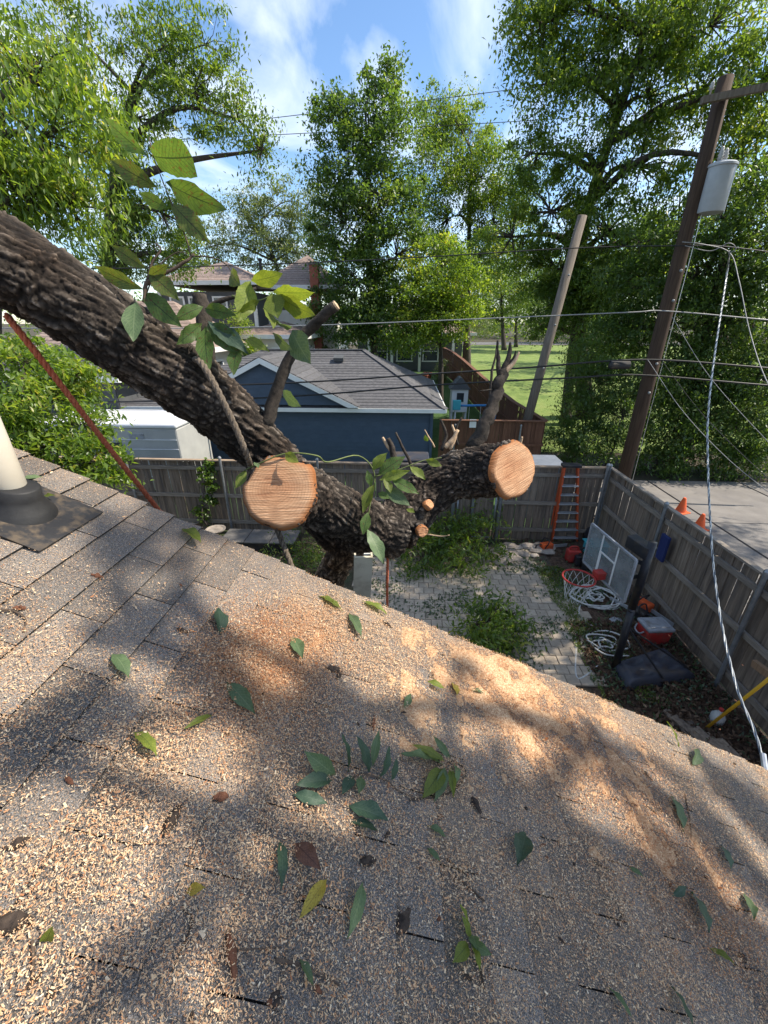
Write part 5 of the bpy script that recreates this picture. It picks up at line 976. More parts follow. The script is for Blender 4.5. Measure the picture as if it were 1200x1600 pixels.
def saw(name, label, px, mt, rz):
    p = AZ(px[0], px[1], 0); p.z = .05; T = thing(name, label, 'chainsaw', p); R_ = Matrix.Rotation(rz, 3, 'Z')
    m = MB(); m.box(p+Vector((0, 0, .1)), (.3, .18, .18), rz=rz); m.build('body', mt, T, bevel=.035)
    m = MB(); a = p+R_ @ Vector((.15, 0, .08)); b = p+R_ @ Vector((.58, 0, .06)); m.beam(a, b, .012, .075); m.build('guide_bar', ALUM, T)
    m = MB(); m.tube(curve([p+R_ @ Vector((-.1, -.1, .1)), p+R_ @ Vector((-.02, -.1, .28)), p+R_ @ Vector((-.02, .1, .28)), p+R_ @ Vector((-.1, .1, .1))], 4), .014, 6); m.build('front_handle', BLACKP, T)
    m = MB(); m.tube(curve([p+R_ @ Vector((-.12, 0, .16)), p+R_ @ Vector((-.26, 0, .18)), p+R_ @ Vector((-.28, 0, .06)), p+R_ @ Vector((-.14, 0, .03))], 4), .018, 6); m.build('rear_handle', BLACKP, T)
saw('chainsaw', 'orange chainsaw by the stones in front of the back fence', (852, 862), CONEO, .3)
saw('chainsaw', 'orange and black chainsaw on the ground right of the hoop pole', (1003, 955), CONEO, -1.1)
saw('chainsaw', 'black and white power saw lying between hoop pole and cooler', (995, 968), BLACKP, 2.1)
small('glove', 'grey work gloves in a heap left of the hoop pole', 'gloves', (958, 972), [('palm', GREYP, lambda m, p: m.box(p+Vector((0, 0, .02)), (.16, .11, .04), rz=.5) and .015)] + [('finger', GREYP, (lambda k: lambda m, p: m.tube([p+Vector((.06, -.04+.027*k, .02)), p+Vector((.15, -.06+.04*k, .02))], .013, 6) and 0)(k)) for k in range(4)])
# traffic cones on the driveway
for (u, v), lab in (((1063, 800), 'orange traffic cone on the driveway, the farther of two'), ((1091, 827), 'orange traffic cone on the driveway, the nearer of two')):
    p = AZ(u, v, .07); T = thing('traffic_cone', lab, 'traffic cone', p, 'traffic cones on the driveway')
    m = MB(); m.lathe(p+Vector((0, 0, .02)), [(.15, 0), (.14, .02), (.04, .42), (.03, .43), (.022, .43)], 20); m.build('cone', CONEO, T, smooth=False); m = MB(); m.box(p+Vector((0, 0, .015)), (.36, .36, .03), rz=.4); m.build('foot', CONEO, T, bevel=.01)
# white ropes heaped on the ground
def pile(label, px, r, n, seed):
    c = AZ(px[0], px[1], 0); rr_ = random.Random(seed); pts_ = []
    q = r*.6
    for i in range(n*2): a = i*.72+rr_.uniform(-.2, .2); q = min(r, max(.2*r, q+rr_.uniform(-.3, .3)*r)); pts_.append(c+Vector((cos(a)*q, sin(a)*q*.8, .05+.07*rr_.random())))
    m = MB(); m.tube(curve(pts_, 6), .014, 6); return tag(m.build('rope_pile', ROPEW, None, smooth=True), label, 'rope', 'white ropes on the patio'), c
pile('white rope heaped under the basketball net', (928, 938), .48, 44, 3); pile('white rope coiled loosely by the basketball base', (945, 1012), .42, 26, 4)
m = MB(); m.tube(curve([AZ(915, 925, .06), AZ(905, 960, .05), AZ(935, 985, .05), AZ(945, 1000, .05), AZ(905, 985, .05), AZ(900, 1020, .05), AZ(903, 1060, .05), AZ(935, 1040, .05)], 10), .014, 6); tag(m.build('rope', ROPEW, None, smooth=True), 'single white rope trailing from the heap towards the roof', 'rope', 'white ropes on the patio')
# sticks, pole, planks
def stick(name, label, cat, a, b, r, mt): m = MB(); m.tube([a, Vector(a).lerp(Vector(b), .5)+Vector((0, 0, -.01)), b], r, 8); return tag(m.build(name, mt, None, smooth=True), label, cat)
stick('broom_handle', 'bare wooden pole leaning against the right fence', 'pole', AZ(1027, 960, 0), AY(1058, 862, 6.7), .014, STICK)
stick('stick', 'thin brown stick lying low against the right fence', 'stick', AZ(1055, 984, 0.1), AZ(1120, 998, .35), .014, STICK)
stick('pruning_pole', 'yellow fibreglass pole leaning up at the lower right', 'pole', AZ(1103, 1138, .05), AY(1215, 1050, 3.55), .019, YELLOW)
p_ = AZ(1117, 1130, 0); J = thing('jug', 'white plastic jug at the foot of the yellow pole', 'jug', p_)
m = MB(); m.lathe(p_+Vector((0, 0, .02)), [(.07, 0), (.085, .03), (.085, .13), (.05, .18), (.025, .2), (.025, .23)], 16); m.build('body', TRAILER, J, smooth=True); m = MB(); m.lathe(p_+Vector((0, 0, .25)), [(.028, 0), (.028, .03)], 12); m.build('cap', REDP, J)
for k in range(6):
    a = AZ(1062+k*17, 1130+k*10, .04+.03*(k % 2)); m = MB(); m.box(a+Vector((0, -.1, .02)), (.13, .62, .035), rz=.35+.12*sin(k*2.2), ry=random.uniform(-.15, .15)); tag(m.build('scrap_board', WOODGREY, None, bevel=.004), ['leftmost weathered scrap board of the heap by the lower right fence', 'second scrap board from the left in the heap by the right fence', 'third scrap board from the left in the heap by the right fence', 'fourth scrap board from the left, below the white jug', 'fifth scrap board from the left in the heap by the right fence', 'rightmost scrap board of the heap, nearest the service cable'][k], 'board', 'scrap boards by the right fence')
m = MB(); m.box((4.62, 3.62, 1.1), (.06, 1.3, .1), rz=.08, rx=-.12); tag(m.build('loose_board', STICK, None, bevel=.004), 'short loose board nailed slantwise near the right edge of the fence', 'board')
m = MB(); m.box((4.75, 6.8, 1.30), (.05, .22, .5)); tag(m.build('tarp', NAVY, None, bevel=.01), 'blue cloth hanging on the fence behind the backboard', 'cloth')
# stones edging
for k in range(26):
    rr_ = random.Random(k+90); u = 778+rr_.uniform(0, 80); v = 852+rr_.uniform(0, 34)*(1-(u-778)/130); p = AZ(u, v, .03); m = MB(); s_ = rr_.uniform(.09, .17)
    m.lathe(p, [(s_*.8, 0), (s_, s_*.3), (s_*.7, s_*.6), (s_*.3, s_*.68)], 7)
    for i in range(len(m.v)): m.v[i] = (p.x+(m.v[i][0]-p.x)*1.35+rr_.uniform(-.02, .02), m.v[i][1]+rr_.uniform(-.02, .02), m.v[i][2])
    tag(m.build('stone', STONE, None, bevel=.008), 'rough tan edging stone in the row before the back fence', 'stone', 'edging stones before the back fence')
# low planter bench by the fence and two round stepping discs
gb = thing('storage_bench', 'low dark planter box with three grey lid panels by the left back fence', 'planter', AZ(400, 860, 0)); c0 = AZ(352, 857, 0); c1 = AZ(462, 868, 0)
x0, x1, yb0 = c0.x, c1.x, 8.35; m = MB(); m.box(((x0+x1)/2, yb0+.3, .16), (x1-x0, .62, .30)); m.build('body', BLACKP, gb, bevel=.01)
for k in range(3): w_ = (x1-x0)/3; m = MB(); m.box((x0+w_*(k+.5), yb0+.3, .33), (w_-.02, .68, .035)); m.build('lid_panel', BENCH, gb, bevel=.006)
for (u, v), lab in (((303, 814), 'round concrete disc on a stand by the fence, left of two'), ((337, 828), 'round concrete disc on a stand by the fence, right of two')):
    p = AZ(u, v, .25); T = thing('bird_bath', lab, 'bird bath', (p.x, p.y, 0), 'two round discs by the fence'); m = MB(); m.lathe((p.x, p.y, .22), [(.1, 0), (.24, .03), (.25, .06), (.22, .06), (.18, .04)], 24); m.build('dish', STONE, T, smooth=False); m = MB(); m.lathe((p.x, p.y, 0), [(.1, 0), (.05, .05), (.05, .22)], 14); m.build('stand', STONE, T)
# brush heaps of cut branches
def brush(label, spots, nl, L, mat, seed, cat='cut branches', name='brush_pile', rr=.3):
    B = []
    for u, v, r, zz in spots: p = AZ(u, v, zz); k = r*depth(p)/FPX; B.append((p.x, p.y, p.z+.05, k, k, min(k, .28+zz*.4)))
    b0 = B[0]; return tree(name, label, (b0[0]-.3, b0[1]+.2, .02), B, .03, mat, nl, L, rr, cat, None, .3, seed, .27, part='branches', trunk_mat=TWIG, per=26, up=.5)
brush('heap of cut leafy branches on the patio below the right stub', [(690, 850, 50, .35), (745, 835, 45, .45), (715, 872, 46, .3), (660, 872, 42, .25), (620, 850, 45, .2), (762, 865, 30, .25), (700, 800, 36, .6), (640, 820, 40, .3), (740, 795, 26, .7)], 5600, .17, LEAF_MID, 51)
brush('yellow-green leafy cut branch nearest the roof edge', [(772, 958, 32, .45), (745, 978, 30, .35), (795, 985, 34, .4), (765, 1008, 38, .3), (803, 962, 24, .5)], 2000, .15, LEAF_MID, 52, 'branch', 'fallen_branch')
brush('low green plants around the tree foot by the planter', [(470, 850, 40, .15), (450, 875, 40, .12), (500, 860, 30, .15), (480, 890, 35, .1), (420, 900, 40, .1)], 2200, .11, LEAF_MID, 53, 'plants', 'ground_cover')
# litter of leaves and chips on the patio and in the bed
r_ = np.random.default_rng(15); n_ = 17000; P_ = np.stack([r_.uniform(-1, 4.8, n_), r_.uniform(2.2, 9.3, n_), np.zeros(n_)], 1); keep = np.array([noise.noise(Vector((p[0]*1.3, p[1]*1.3, 4)))+.25*(p[0] > 3) > r_.uniform(-.2, .45) for p in P_]); P_ = P_[keep]; P_[:, 2] = .068+.0*P_[:, 0]
P_[:, 2] += .02*(P_[:, 0] > 3.1)
o = leaf_cloud('fallen_leaves', P_, .075, LEAF_WILT, 0, .4, .95, None, 9); tag(o, 'scattered green and brown leaves lying over patio and bed', 'leaves', None, 'stuff')
P_ = np.stack([r_.uniform(3.0, 4.8, 5200), r_.uniform(1.8, 6.2, 5200), np.full(5200, .075)], 1); P_[:, 2] += r_.uniform(-.02, .03, 5200)
LITTER = leafmat('dry_litter', [(0, (.03, .018, .012)), (.5, (.085, .05, .032)), (1, (.22, .15, .10))], .1, .9, .6, .1)
o = leaf_cloud('leaf_litter', P_, .075, LITTER, 0, .45, .9, None, 10); tag(o, 'brown leaf litter covering the bed by the right fence', 'leaf litter', None, 'stuff')
P_ = np.stack([r_.uniform(2.95, 3.75, 9000), r_.uniform(4.4, 8.6, 9000), np.full(9000, .08)], 1); keep = np.array([noise.noise(Vector((p[0]*2, p[1]*1.5, 1))) > -.05 for p in P_])
o = leaf_cloud('grass', P_[keep], .06, LEAF_MID, -.9, .18, .2, None, 12); tag(o, 'thin strip of grass between patio and right fence', 'grass', None, 'stuff')

# ------------------------------------------------------------------ beyond the fence at left and in the neighbour's yard
tv = thing('camper', 'white topped camper trailer behind the left fence', 'camper', (-8.5, 11, 0))
a0 = AY(60, 690, 11.2); a1 = AY(283, 700, 11.2); zt = 2.42
m = MB(); m.box(((a0.x+a1.x)/2, 12.1, 1.4), (a1.x-a0.x, 1.9, 1.9)); m.build('body', TRAILER, tv, bevel=.05)
m = MB(); m.box(((a0.x+a1.x)/2, 12.15, zt), (a1.x-a0.x+.06, 2.1, .14)); m.build('roof', VANWHITE, tv, bevel=.05)
m = MB(); m.box((a1.x-1.2, 11.14, 2.12), (.42, .03, .14)); m.build('vent', GREYP, tv)
for x in (a0.x+.9, a0.x+2.2): m = MB(); m.box((x, 11.14, 1.75), (.7, .03, .36)); m.build('window', GLASS, tv)
for k in range(5): m = MB(); m.box(((a0.x+a1.x)/2, 11.145, .9+k*.28), (a1.x-a0.x-.1, .02, .02)); m.build('rib', VANWHITE, tv)
for x in (a0.x+1.2, a1.x-1.2): m = MB(); m.lathe((x, 11.2, .35), [(.33, 0), (.35, .05), (.35, .2), (.2, .22)], 20, (0, 1, 0)); m.build('wheel', BLACKP, tv)
p_ = AY(68, 695, 8.6); sdh = thing('satellite_dish', 'dark satellite dish showing through the left shrub', 'satellite dish', p_)
m = MB(); m.lathe(p_, [(.02, .08), (.16, .06), (.28, 0), (.285, .012), (.16, .075), (.02, .095)], 20, (.45, -.3, .6)); m.build('dish', BLACKP, sdh, smooth=True); m = MB(); m.tube([p_-Vector((0, 0, 0)), (p_.x, p_.y, .0)], .025, 8); m.build('mast', STEEL, sdh)
gy = gz(20.5); p_ = AY(717, 640, 20.5); PH = thing('playhouse', 'small white playhouse with dark roof behind the brown fence', 'playhouse', (p_.x, 20.5, gy))
m = MB(); m.box((p_.x, 20.9, gy+1.35), (.78, .8, 1.1)); pw = m.build('wall', WHITE, PH); m = MB(); m.prism([(p_.x-.5, 20.4, gy+1.88), (p_.x+.5, 20.4, gy+1.88), (p_.x+.05, 20.4, gy+2.4), (p_.x-.05, 20.4, gy+2.4)], (0, 1, 0)); m.build('roof', DKWALL, PH)
m = MB(); m.box((p_.x+.02, 20.49, gy+1.5), (.34, .03, .42)); m.build('window', GLASS, PH)
for sx in (-.34, .34): m = MB(); m.box((p_.x+sx, 20.9, gy+.4), (.09, .7, .8)); m.build('leg', WHITE, PH)
p_ = AY(712, 640, 18.3); SW = thing('swing_set', 'teal and blue swing set in front of the white playhouse', 'swing set', (p_.x, 18.3, gz(18.3))); gz_ = gz(18.3)
bz = AY(712, 634, 18.3).z
m = MB(); m.tube([(p_.x, 18.3, bz), (p_.x+1.75, 18.5, bz)], .05, 10); m.build('beam', BLUEP, SW, smooth=True)
for x in (0, 1.75):
    for s_ in (-.35, .35): m = MB(); m.tube([(p_.x+x, 18.3, bz), (p_.x+x-.1, 18.3+s_, gz_)], .035, 8); m.build('leg', WHITE if x == 0 else BLUEP, SW)
m = MB(); m.box((p_.x+.02, 18.2, bz+.05), (.34, .12, .42)); m.build('panel', TEAL, SW, bevel=.02)
for x in (.6, 1.1): m = MB(); m.tube([(p_.x+x, 18.4, bz), (p_.x+x, 18.4, gz_+.5)], .012, 5); m.build('swing_rope', ROPEW, SW)
b_ = AY(640, 712, 10.4); BI = thing('recycling_bin', 'blue bin with dark lid just behind the back fence', 'bin', (b_.x, 10.4, 0)); slab((b_.x, 10.4, 0), .95, .7, 0, 1.78, .85).build('body', NAVY, BI, bevel=.03); slab((b_.x, 10.4, 0), 1.02, .78, 1.79, 1.9, 1).build('lid', BASEP, BI, bevel=.03)
b_ = AY(848, 718, 11.2); SB = thing('tarp_cover', 'pale grey covered box behind the back fence left of the ladder', 'box', (b_.x, 11.2, 0)); slab((b_.x, 11.2, 0), .9, .9, 0, 1.5, .95).build('body', COVER, SB, bevel=.03); slab((b_.x, 11.2, 0), 1.0, 1.0, 1.505, 1.6, 1).build('lid', COVER, SB, bevel=.04)
p_ = AY(662, 570, 31); m = MB(); 
# two barrel planters on the far porch
for k, u in enumerate((662, 668)): p_ = AY(u, 590, 29.5+k); pt = thing('plant_pot', 'terracotta pot by the porch of the cream house, %s of two' % ('left', 'right')[k], 'pot', (p_.x, p_.y, gz(29.5))); m = MB(); m.lathe((p_.x, p_.y, gz(29.5)), [(.2, 0), (.3, .5), (.33, .5), (.33, .6), (.26, .6)], 14); m.build('pot', REDBRICK, pt); m = MB(); m.lathe((p_.x, p_.y, gz(29.5)+.55), [(.25, 0), (.1, .1)], 12); m.build('soil', DIRT, pt)
n_ = AY(739, 662, 14.9); m = MB(); m.box((n_.x, 14.93, n_.z), (.24, .01, .3)); tag(m.build('notice', WHITE, None), 'small pale notice fixed to the brown fence', 'notice')

# ================================================================== WHAT LIES ON THE ROOF
HOT = [(400, 1060, 75, 1.25), (440, 985, 60, .7), (300, 1270, 140, .85), (120, 1350, 150, .85), (60, 1480, 130, .85), (330, 1420, 110, .75), (620, 1050, 90, .8), (500, 985, 40, .9), (760, 1070, 80, 1.1), (850, 1150, 80, 1.05), (1000, 1250, 90, .85), (1080, 1370, 80, .85), (990, 1430, 70, .8), (650, 1250, 120, .5), (450, 1300, 120, .6), (700, 1450, 130, .35), (200, 1180, 80, .35), (1120, 1460, 80, .6), (560, 1500, 120, .3), (900, 1350, 90, .45), (700, 960, 60, .7), (950, 1130, 60, .8), (800, 1060, 60, .9), (1150, 1560, 100, .45), (250, 1540, 120, .6), (160, 960, 60, .3), (60, 930, 60, .25)]
HR = []
for u, v, r, a in HOT: p = AR(u, v); HR.append((p.x, p.y, r*depth(p)/FPX*1.0, a*(.9 if u > 340 and v < 1200 else .55)))
def dens(x, y):
    sm = lambda t: min(1, max(0, t))**2*(3-2*min(1, max(0, t)))
    d = .58*(1-.86*sm((y-.72)/.35)*sm((-x-.28)/.35))*(1-.4*sm((x+.1)/.3)*sm((.62-y)/.25))
    for hx, hy, hr, a in HR:
        q = ((x-hx)**2+((y-hy)*.8)**2)/(hr*hr)
        if q < 6: d += a*math.exp(-q*1.1)
    return d
_gx, _gy = 400, 150; GX0, GX1, GY0, GY1 = -2.0, 2.4, .0, 1.65
_G = np.array([[dens(GX0+(GX1-GX0)*i/_gx, GY0+(GY1-GY0)*j/_gy)*(.5+1.0*(noise.fractal(Vector(((GX0+(GX1-GX0)*i/_gx)*7, (GY0+(GY1-GY0)*j/_gy)*7, 3)), .6, 2, 5)+.5)) for i in range(_gx+1)] for j in range(_gy+1)])
def dens2(x, y):
    i = np.clip(((np.asarray(x)-GX0)/(GX1-GX0)*_gx).astype(int), 0, _gx); j = np.clip(((np.asarray(y)-GY0)/(GY1-GY0)*_gy).astype(int), 0, _gy); return _G[j, i]
r_ = np.random.default_rng(99); N_ = 1150000; X_ = r_.uniform(-1.9, 2.3, N_); Y_ = r_.uniform(.08, 1.638, N_); Rn = r_.random(N_)
D_ = dens2(X_, Y_); k_ = Rn < np.clip(D_, 0.08, 1.3)*.44; X_, Y_, D_ = X_[k_], Y_[k_], D_[k_]
def flat_chips(name, P, L, mat, asp, seed, tint, tilt=.3):
    r = np.random.default_rng(seed); n = len(P); nv = np.array(nrm); d = r.normal(size=(n, 3)); d -= np.outer(d@nv, nv)*(1-tilt); d /= np.linalg.norm(d, axis=1)[:, None]
    upv = nv+r.normal(size=(n, 3))*.35; s = np.cross(d, upv); s /= np.linalg.norm(s, axis=1)[:, None]; nn = np.cross(s, d); l = (L*np.exp(r.normal(0, .38, n)))[:, None]; w = l*asp*r.uniform(.5, 1.4, n)[:, None]*.5; cu = l*r.uniform(-.1, .28, n)[:, None]
    v = np.empty((n, 4, 3)); sk = r.uniform(-.25, .25, n)[:, None]*l*.4
    v[:, 0] = P-d*l*.5-s*w*.7; v[:, 1] = P-d*l*.5+s*w*.9+d*sk+nn*cu; v[:, 2] = P+d*l*.5+s*w*.7; v[:, 3] = P+d*l*.5-s*w*.9-d*sk+nn*cu*.8
    me = bpy.data.meshes.new(name); me.vertices.add(n*4); me.vertices.foreach_set('co', v.astype(np.float32).ravel())
    f = np.arange(n*4); me.loops.add(n*4); me.loops.foreach_set('vertex_index', f.astype(np.int32)); me.polygons.add(n)
    me.polygons.foreach_set('loop_start', (np.arange(n)*4).astype(np.int32)); me.polygons.foreach_set('loop_total', np.full(n, 4, np.int32)); a = me.attributes.new('tint', 'FLOAT', 'FACE'); a.data.foreach_set('value', tint.astype(np.float32)); me.update(calc_edges=True)
    return ob(name, me, mat)
Z_ = 5-H0-SL*X_; off_ = .006+r_.uniform(0, .006, len(X_))+np.clip(D_-.7, 0, 1)*r_.uniform(0, .016, len(X_)); Pc = np.stack([X_, Y_, Z_], 1)+np.outer(off_, np.array(nrm))
orange = np.zeros(len(X_))
for u, v, r, a in ((400, 1060, 90, .35), (440, 985, 80, .3), (850, 1150, 110, .22), (760, 1070, 70, .15), (1100, 1400, 110, .25), (350, 990, 60, .3), (960, 1180, 90, .2)):
    p = AR(u, v); rr_ = r*depth(p)/FPX; orange += a*np.exp(-((X_-p.x)**2+(Y_-p.y)**2)/(rr_*rr_))
tn_ = np.clip(r_.beta(2.1, 1.9, len(X_))-orange*1.25, 0, 1)
o = flat_chips('sawdust_chips', Pc, .0035, CHIP, .40, 21, tn_); tag(o, 'pale and orange wood chips strewn thickly over the roof', 'sawdust', None, 'stuff')
# finer, redder dust in the heap under the first cut
uu = []
for u, v, r, n_ in ((400, 1060, 55, 16000), (440, 985, 50, 7000), (350, 1000, 45, 4000), (500, 985, 35, 4000), (760, 1070, 60, 8000), (850, 1150, 60, 8000), (1080, 1370, 60, 7000)):
    p = AR(u, v); rr_ = r*depth(p)/FPX; uu.append(np.stack([r_.normal(p.x, rr_, n_), r_.normal(p.y, rr_, n_)], 1))
uu = np.concatenate(uu); uu = uu[(uu[:, 1] < 1.63) & (uu[:, 1] > .1)]; fz = np.stack([uu[:, 0], uu[:, 1], 5-H0-SL*uu[:, 0]], 1)+np.outer(.006+r_.uniform(0, .012, len(uu)), np.array(nrm))
o = flat_chips('fine_sawdust', fz, .0031, CHIP, .5, 22, np.clip(r_.beta(1.7, 2.6, len(uu)), 0, 1), .5); tag(o, 'fine reddish sawdust heaped in patches under the cuts', 'sawdust', None, 'stuff')
# drifts of fine sawdust where it lies deep
mb = MB(); nx, ny = 300, 120
for j in range(ny+1):
    for i in range(nx+1):
        x = -1.85+4.1*i/nx; y = .1+1.535*j/ny; h_ = (dens2(x, y)-1.55-(1.2 if y < .80 else 0)-(.9 if x < -.05 else 0)-.3*noise.noise(Vector((x*25, y*25, 6))))*.022+.003*noise.noise(Vector((x*40, y*40, 0))); mb.v.append((x, y, roofz(x)+min(h_, .018)+.0035))
for j in range(ny):
    for i in range(nx):
        a = j*(nx+1)+i; q = (a, a+1, a+nx+2, a+nx+1)
        if max(mb.v[t][2]-roofz(mb.v[t][0]) for t in q) > -.004: mb.f.append(q)
me = mb.mesh('sawdust_drift', True); o = ob('sawdust_drift', me, DRIFT); tag(o, 'fine orange sawdust lying in drifts on the shingles', 'sawdust', None, 'stuff')
# single leaves: base px, tip px, material, width, lift of tip, label
LV = [((345, 992), (343, 946), BL_DARK, .55, .98, 'dark wet green leaf on bare shingles above the left sawdust'), ((176, 1020), (203, 1049), BL_DULL, .5, .97, 'small green leaf at the edge of the stub shadow'), ((354, 1064), (397, 1110), BL_DULL, .42, .97, 'folded green leaf on the orange sawdust heap'), ((333, 1116), (290, 1134), BL_YELLOW, .26, .98, 'narrow yellow-green leaf below the orange sawdust heap'), ((208, 1142), (248, 1168), BL_YELLOW, .45, .96, 'curled yellow-green leaf at the left of the roof'), ((457, 994), (473, 1024), BL_DULL, .5, .97, 'small dusty green leaf beside a short twig'), ((544, 957), (567, 990), BL_DULL, .36, .97, 'narrow green leaf just below the roof edge'), ((498, 930), (538, 947), BL_YELLOW, .5, .98, 'dull yellow-green leaf on the roof edge by the ladder'), ((566, 938), (606, 955), BL_YELLOW, .42, .98, 'pale yellow-green leaf on the roof edge right of the ladder'), ((668, 1064), (696, 1074), BL_YELLOW, .45, .98, 'small yellow-green leaf, left of the three in the bright sawdust'), ((707, 1066), (717, 1082), BL_GOLD, .7, .98, 'small yellow leaf, middle of the three in the bright sawdust'), ((733, 1077), (756, 1081), BL_DULL, .55, .98, 'small green leaf, right of the three in the bright sawdust'), ((631, 1108), (643, 1082), BL_DULL, .5, .98, 'small green leaf standing below the bright sawdust'),
      ((457, 1240), (512, 1252), BL_DARK, .42, .97, 'dark dusty green leaf left of the big dark leaf'), ((543, 1258), (607, 1276), BL_DARK, .55, .96, 'big dark green leaf under the leafy sprig'), ((548, 1284), (594, 1294), BL_DARK, .42, .98, 'dark green leaf right under the big dark leaf'), ((438, 1310), (446, 1378), BL_DARK, .32, .96, 'narrow dark green leaf beside the brown leaf'), ((460, 1316), (499, 1354), BL_BROWN, .55, .95, 'curled reddish brown leaf in mid roof'), ((511, 1372), (471, 1430), BL_GOLD, .38, .98, 'golden yellow leaf in mid foreground'), ((568, 1376), (552, 1458), BL_DULL, .33, .97, 'long green leaf standing right of the golden leaf'), ((290, 1392), (318, 1386), BL_GOLD, .6, .97, 'small yellow and green leaf in the left chips'), ((72, 1472), (80, 1452), BL_YELLOW, .75, .97, 'small round yellow-green leaf at lower left'), ((1050, 1242), (1077, 1292), BL_DULL, .36, .97, 'slim green leaf in the bright streak at right'), ((1062, 1168), (1048, 1128), BL_YELLOW, .2, .93, 'thin grassy leaf standing at the right roof edge'), ((1082, 1196), (1096, 1168), BL_DULL, .4, .97, 'dull green leaf near the right roof edge'), ((1080, 1392), (1118, 1448), BL_DARK, .45, .95, 'curled dark green leaf low on the right'), ((1106, 1480), (1148, 1502), BL_YELLOW, .5, .97, 'pale yellow leaf low on the right'), ((952, 1542), (992, 1590), BL_DULL, .32, .97, 'green leaf at the bottom right, the left of two'), ((1048, 1538), (1092, 1602), BL_DARK, .4, .96, 'dark green leaf at the bottom right, the right of two'), ((822, 1300), (812, 1342), BL_DARK, .45, .95, 'dark drooping leaf in the right middle shade'), ((668, 1290), (700, 1306), BL_DULL, .5, .98, 'small green leaf in mid shade, upper of two'), ((667, 1324), (689, 1343), BL_DULL, .5, .98, 'small green leaf in mid shade, lower of two'), ((982, 1354), (1005, 1368), BL_DULL, .5, .98, 'small green leaf above the right light patch'), ((468, 1498), (492, 1538), BL_DULL, .4, .98, 'pale green leaf lying under a brown twig'), ((34, 748), (66, 742), BL_DULL, .5, .98, 'green leaf behind the vent pipe'), ((62, 778), (84, 772), BL_YELLOW, .5, .97, 'small yellow-green leaf just right of the vent boot'), ((284, 826), (315, 842), BL_YELLOW, .5, .96, 'curled yellow-green leaf near the upper roof edge'), ((1127, 1320), (1148, 1352), BL_DARK, .4, .97, 'dark green leaf near the right edge of the roof'), ((1163, 1394), (1182, 1432), BL_DULL, .36, .97, 'slim green leaf at the far right'), ((1050, 1400), (1075, 1385), BL_DARK, .45, .97, 'dark leaf beside the curled dark leaf at right')]
for k, (b, t, mt, f, lf, lab) in enumerate(LV):
    B_ = AR(*b, .010); T_ = CAM+(AR(*t, .010)-CAM)*lf; o = big_leaf(B_, T_, nrm+Vector((.3*sin(k*2.1), .3*cos(k*1.7), 0)), mt, f*.88, .35, .25, 'fallen_leaf', None, k); tag(o, lab, 'leaf', 'leaves fallen on the roof')
def sprig(label, node, tips, mats, stem):
    c = AR(*node, .012); T = thing('fallen_sprig', label, 'leaf sprig', c, 'leafy sprigs fallen on the roof')
    m = MB(); m.tube(curve([AR(*p, .010) for p in stem], 6), .0028, 6); m.build('stem', TWIG, T)
    for k, (b, t, f, lf) in enumerate(tips):
        B_ = AR(*b, .014); T_ = CAM+(AR(*t, .012)-CAM)*lf; big_leaf(B_, T_, nrm*1.0+Vector((.5*sin(k*2.3), .5*cos(k*1.9), 0)), mats[k % len(mats)], f, .35, .2, 'leaf', T, k)
sprig('dark green leafy sprig standing in the middle of the roof', (560, 1208), [((545, 1206), (540, 1146), .36, .93), ((578, 1208), (564, 1150), .38, .93), ((582, 1198), (592, 1140), .3, .95), ((592, 1218), (612, 1168), .42, .93), ((612, 1220), (622, 1186), .45, .95), ((525, 1212), (478, 1176), .42, .95), ((520, 1218), (466, 1222), .38, .97), ((552, 1212), (536, 1236), .5, .98), ((565, 1212), (562, 1238), .5, .98)], [BL_DARK, BL_DARK, BL_DULL], [(545, 1230), (560, 1210), (600, 1218), (622, 1235), (650, 1248)])
sprig('fan of pale green leaflets right of the dark sprig', (700, 1192), [((694, 1194), (631, 1170), .28, .97), ((696, 1190), (650, 1160), .26, .97), ((704, 1186), (678, 1150), .3, .97), ((692, 1200), (664, 1242), .4, .98), ((697, 1198), (684, 1247), .3, .98), ((704, 1196), (709, 1242), .26, .98), ((710, 1192), (716, 1222), .4, .98)], [BL_DULL, BL_YELLOW], [(690, 1196), (712, 1190), (728, 1210), (700, 1240), (640, 1250)])
sprig('yellowing leaf cluster in the lower middle of the roof', (738, 1468), [((732, 1450), (722, 1412), .45, .97), ((735, 1468), (726, 1432), .5, .97), ((735, 1472), (768, 1492), .5, .97), ((737, 1476), (752, 1514), .4, .97), ((732, 1474), (712, 1500), .5, .98), ((738, 1460), (745, 1480), .6, .97)], [BL_YELLOW, BL_YELLOW, BL_DULL], [(730, 1440), (738, 1468), (752, 1520), (756, 1545)])
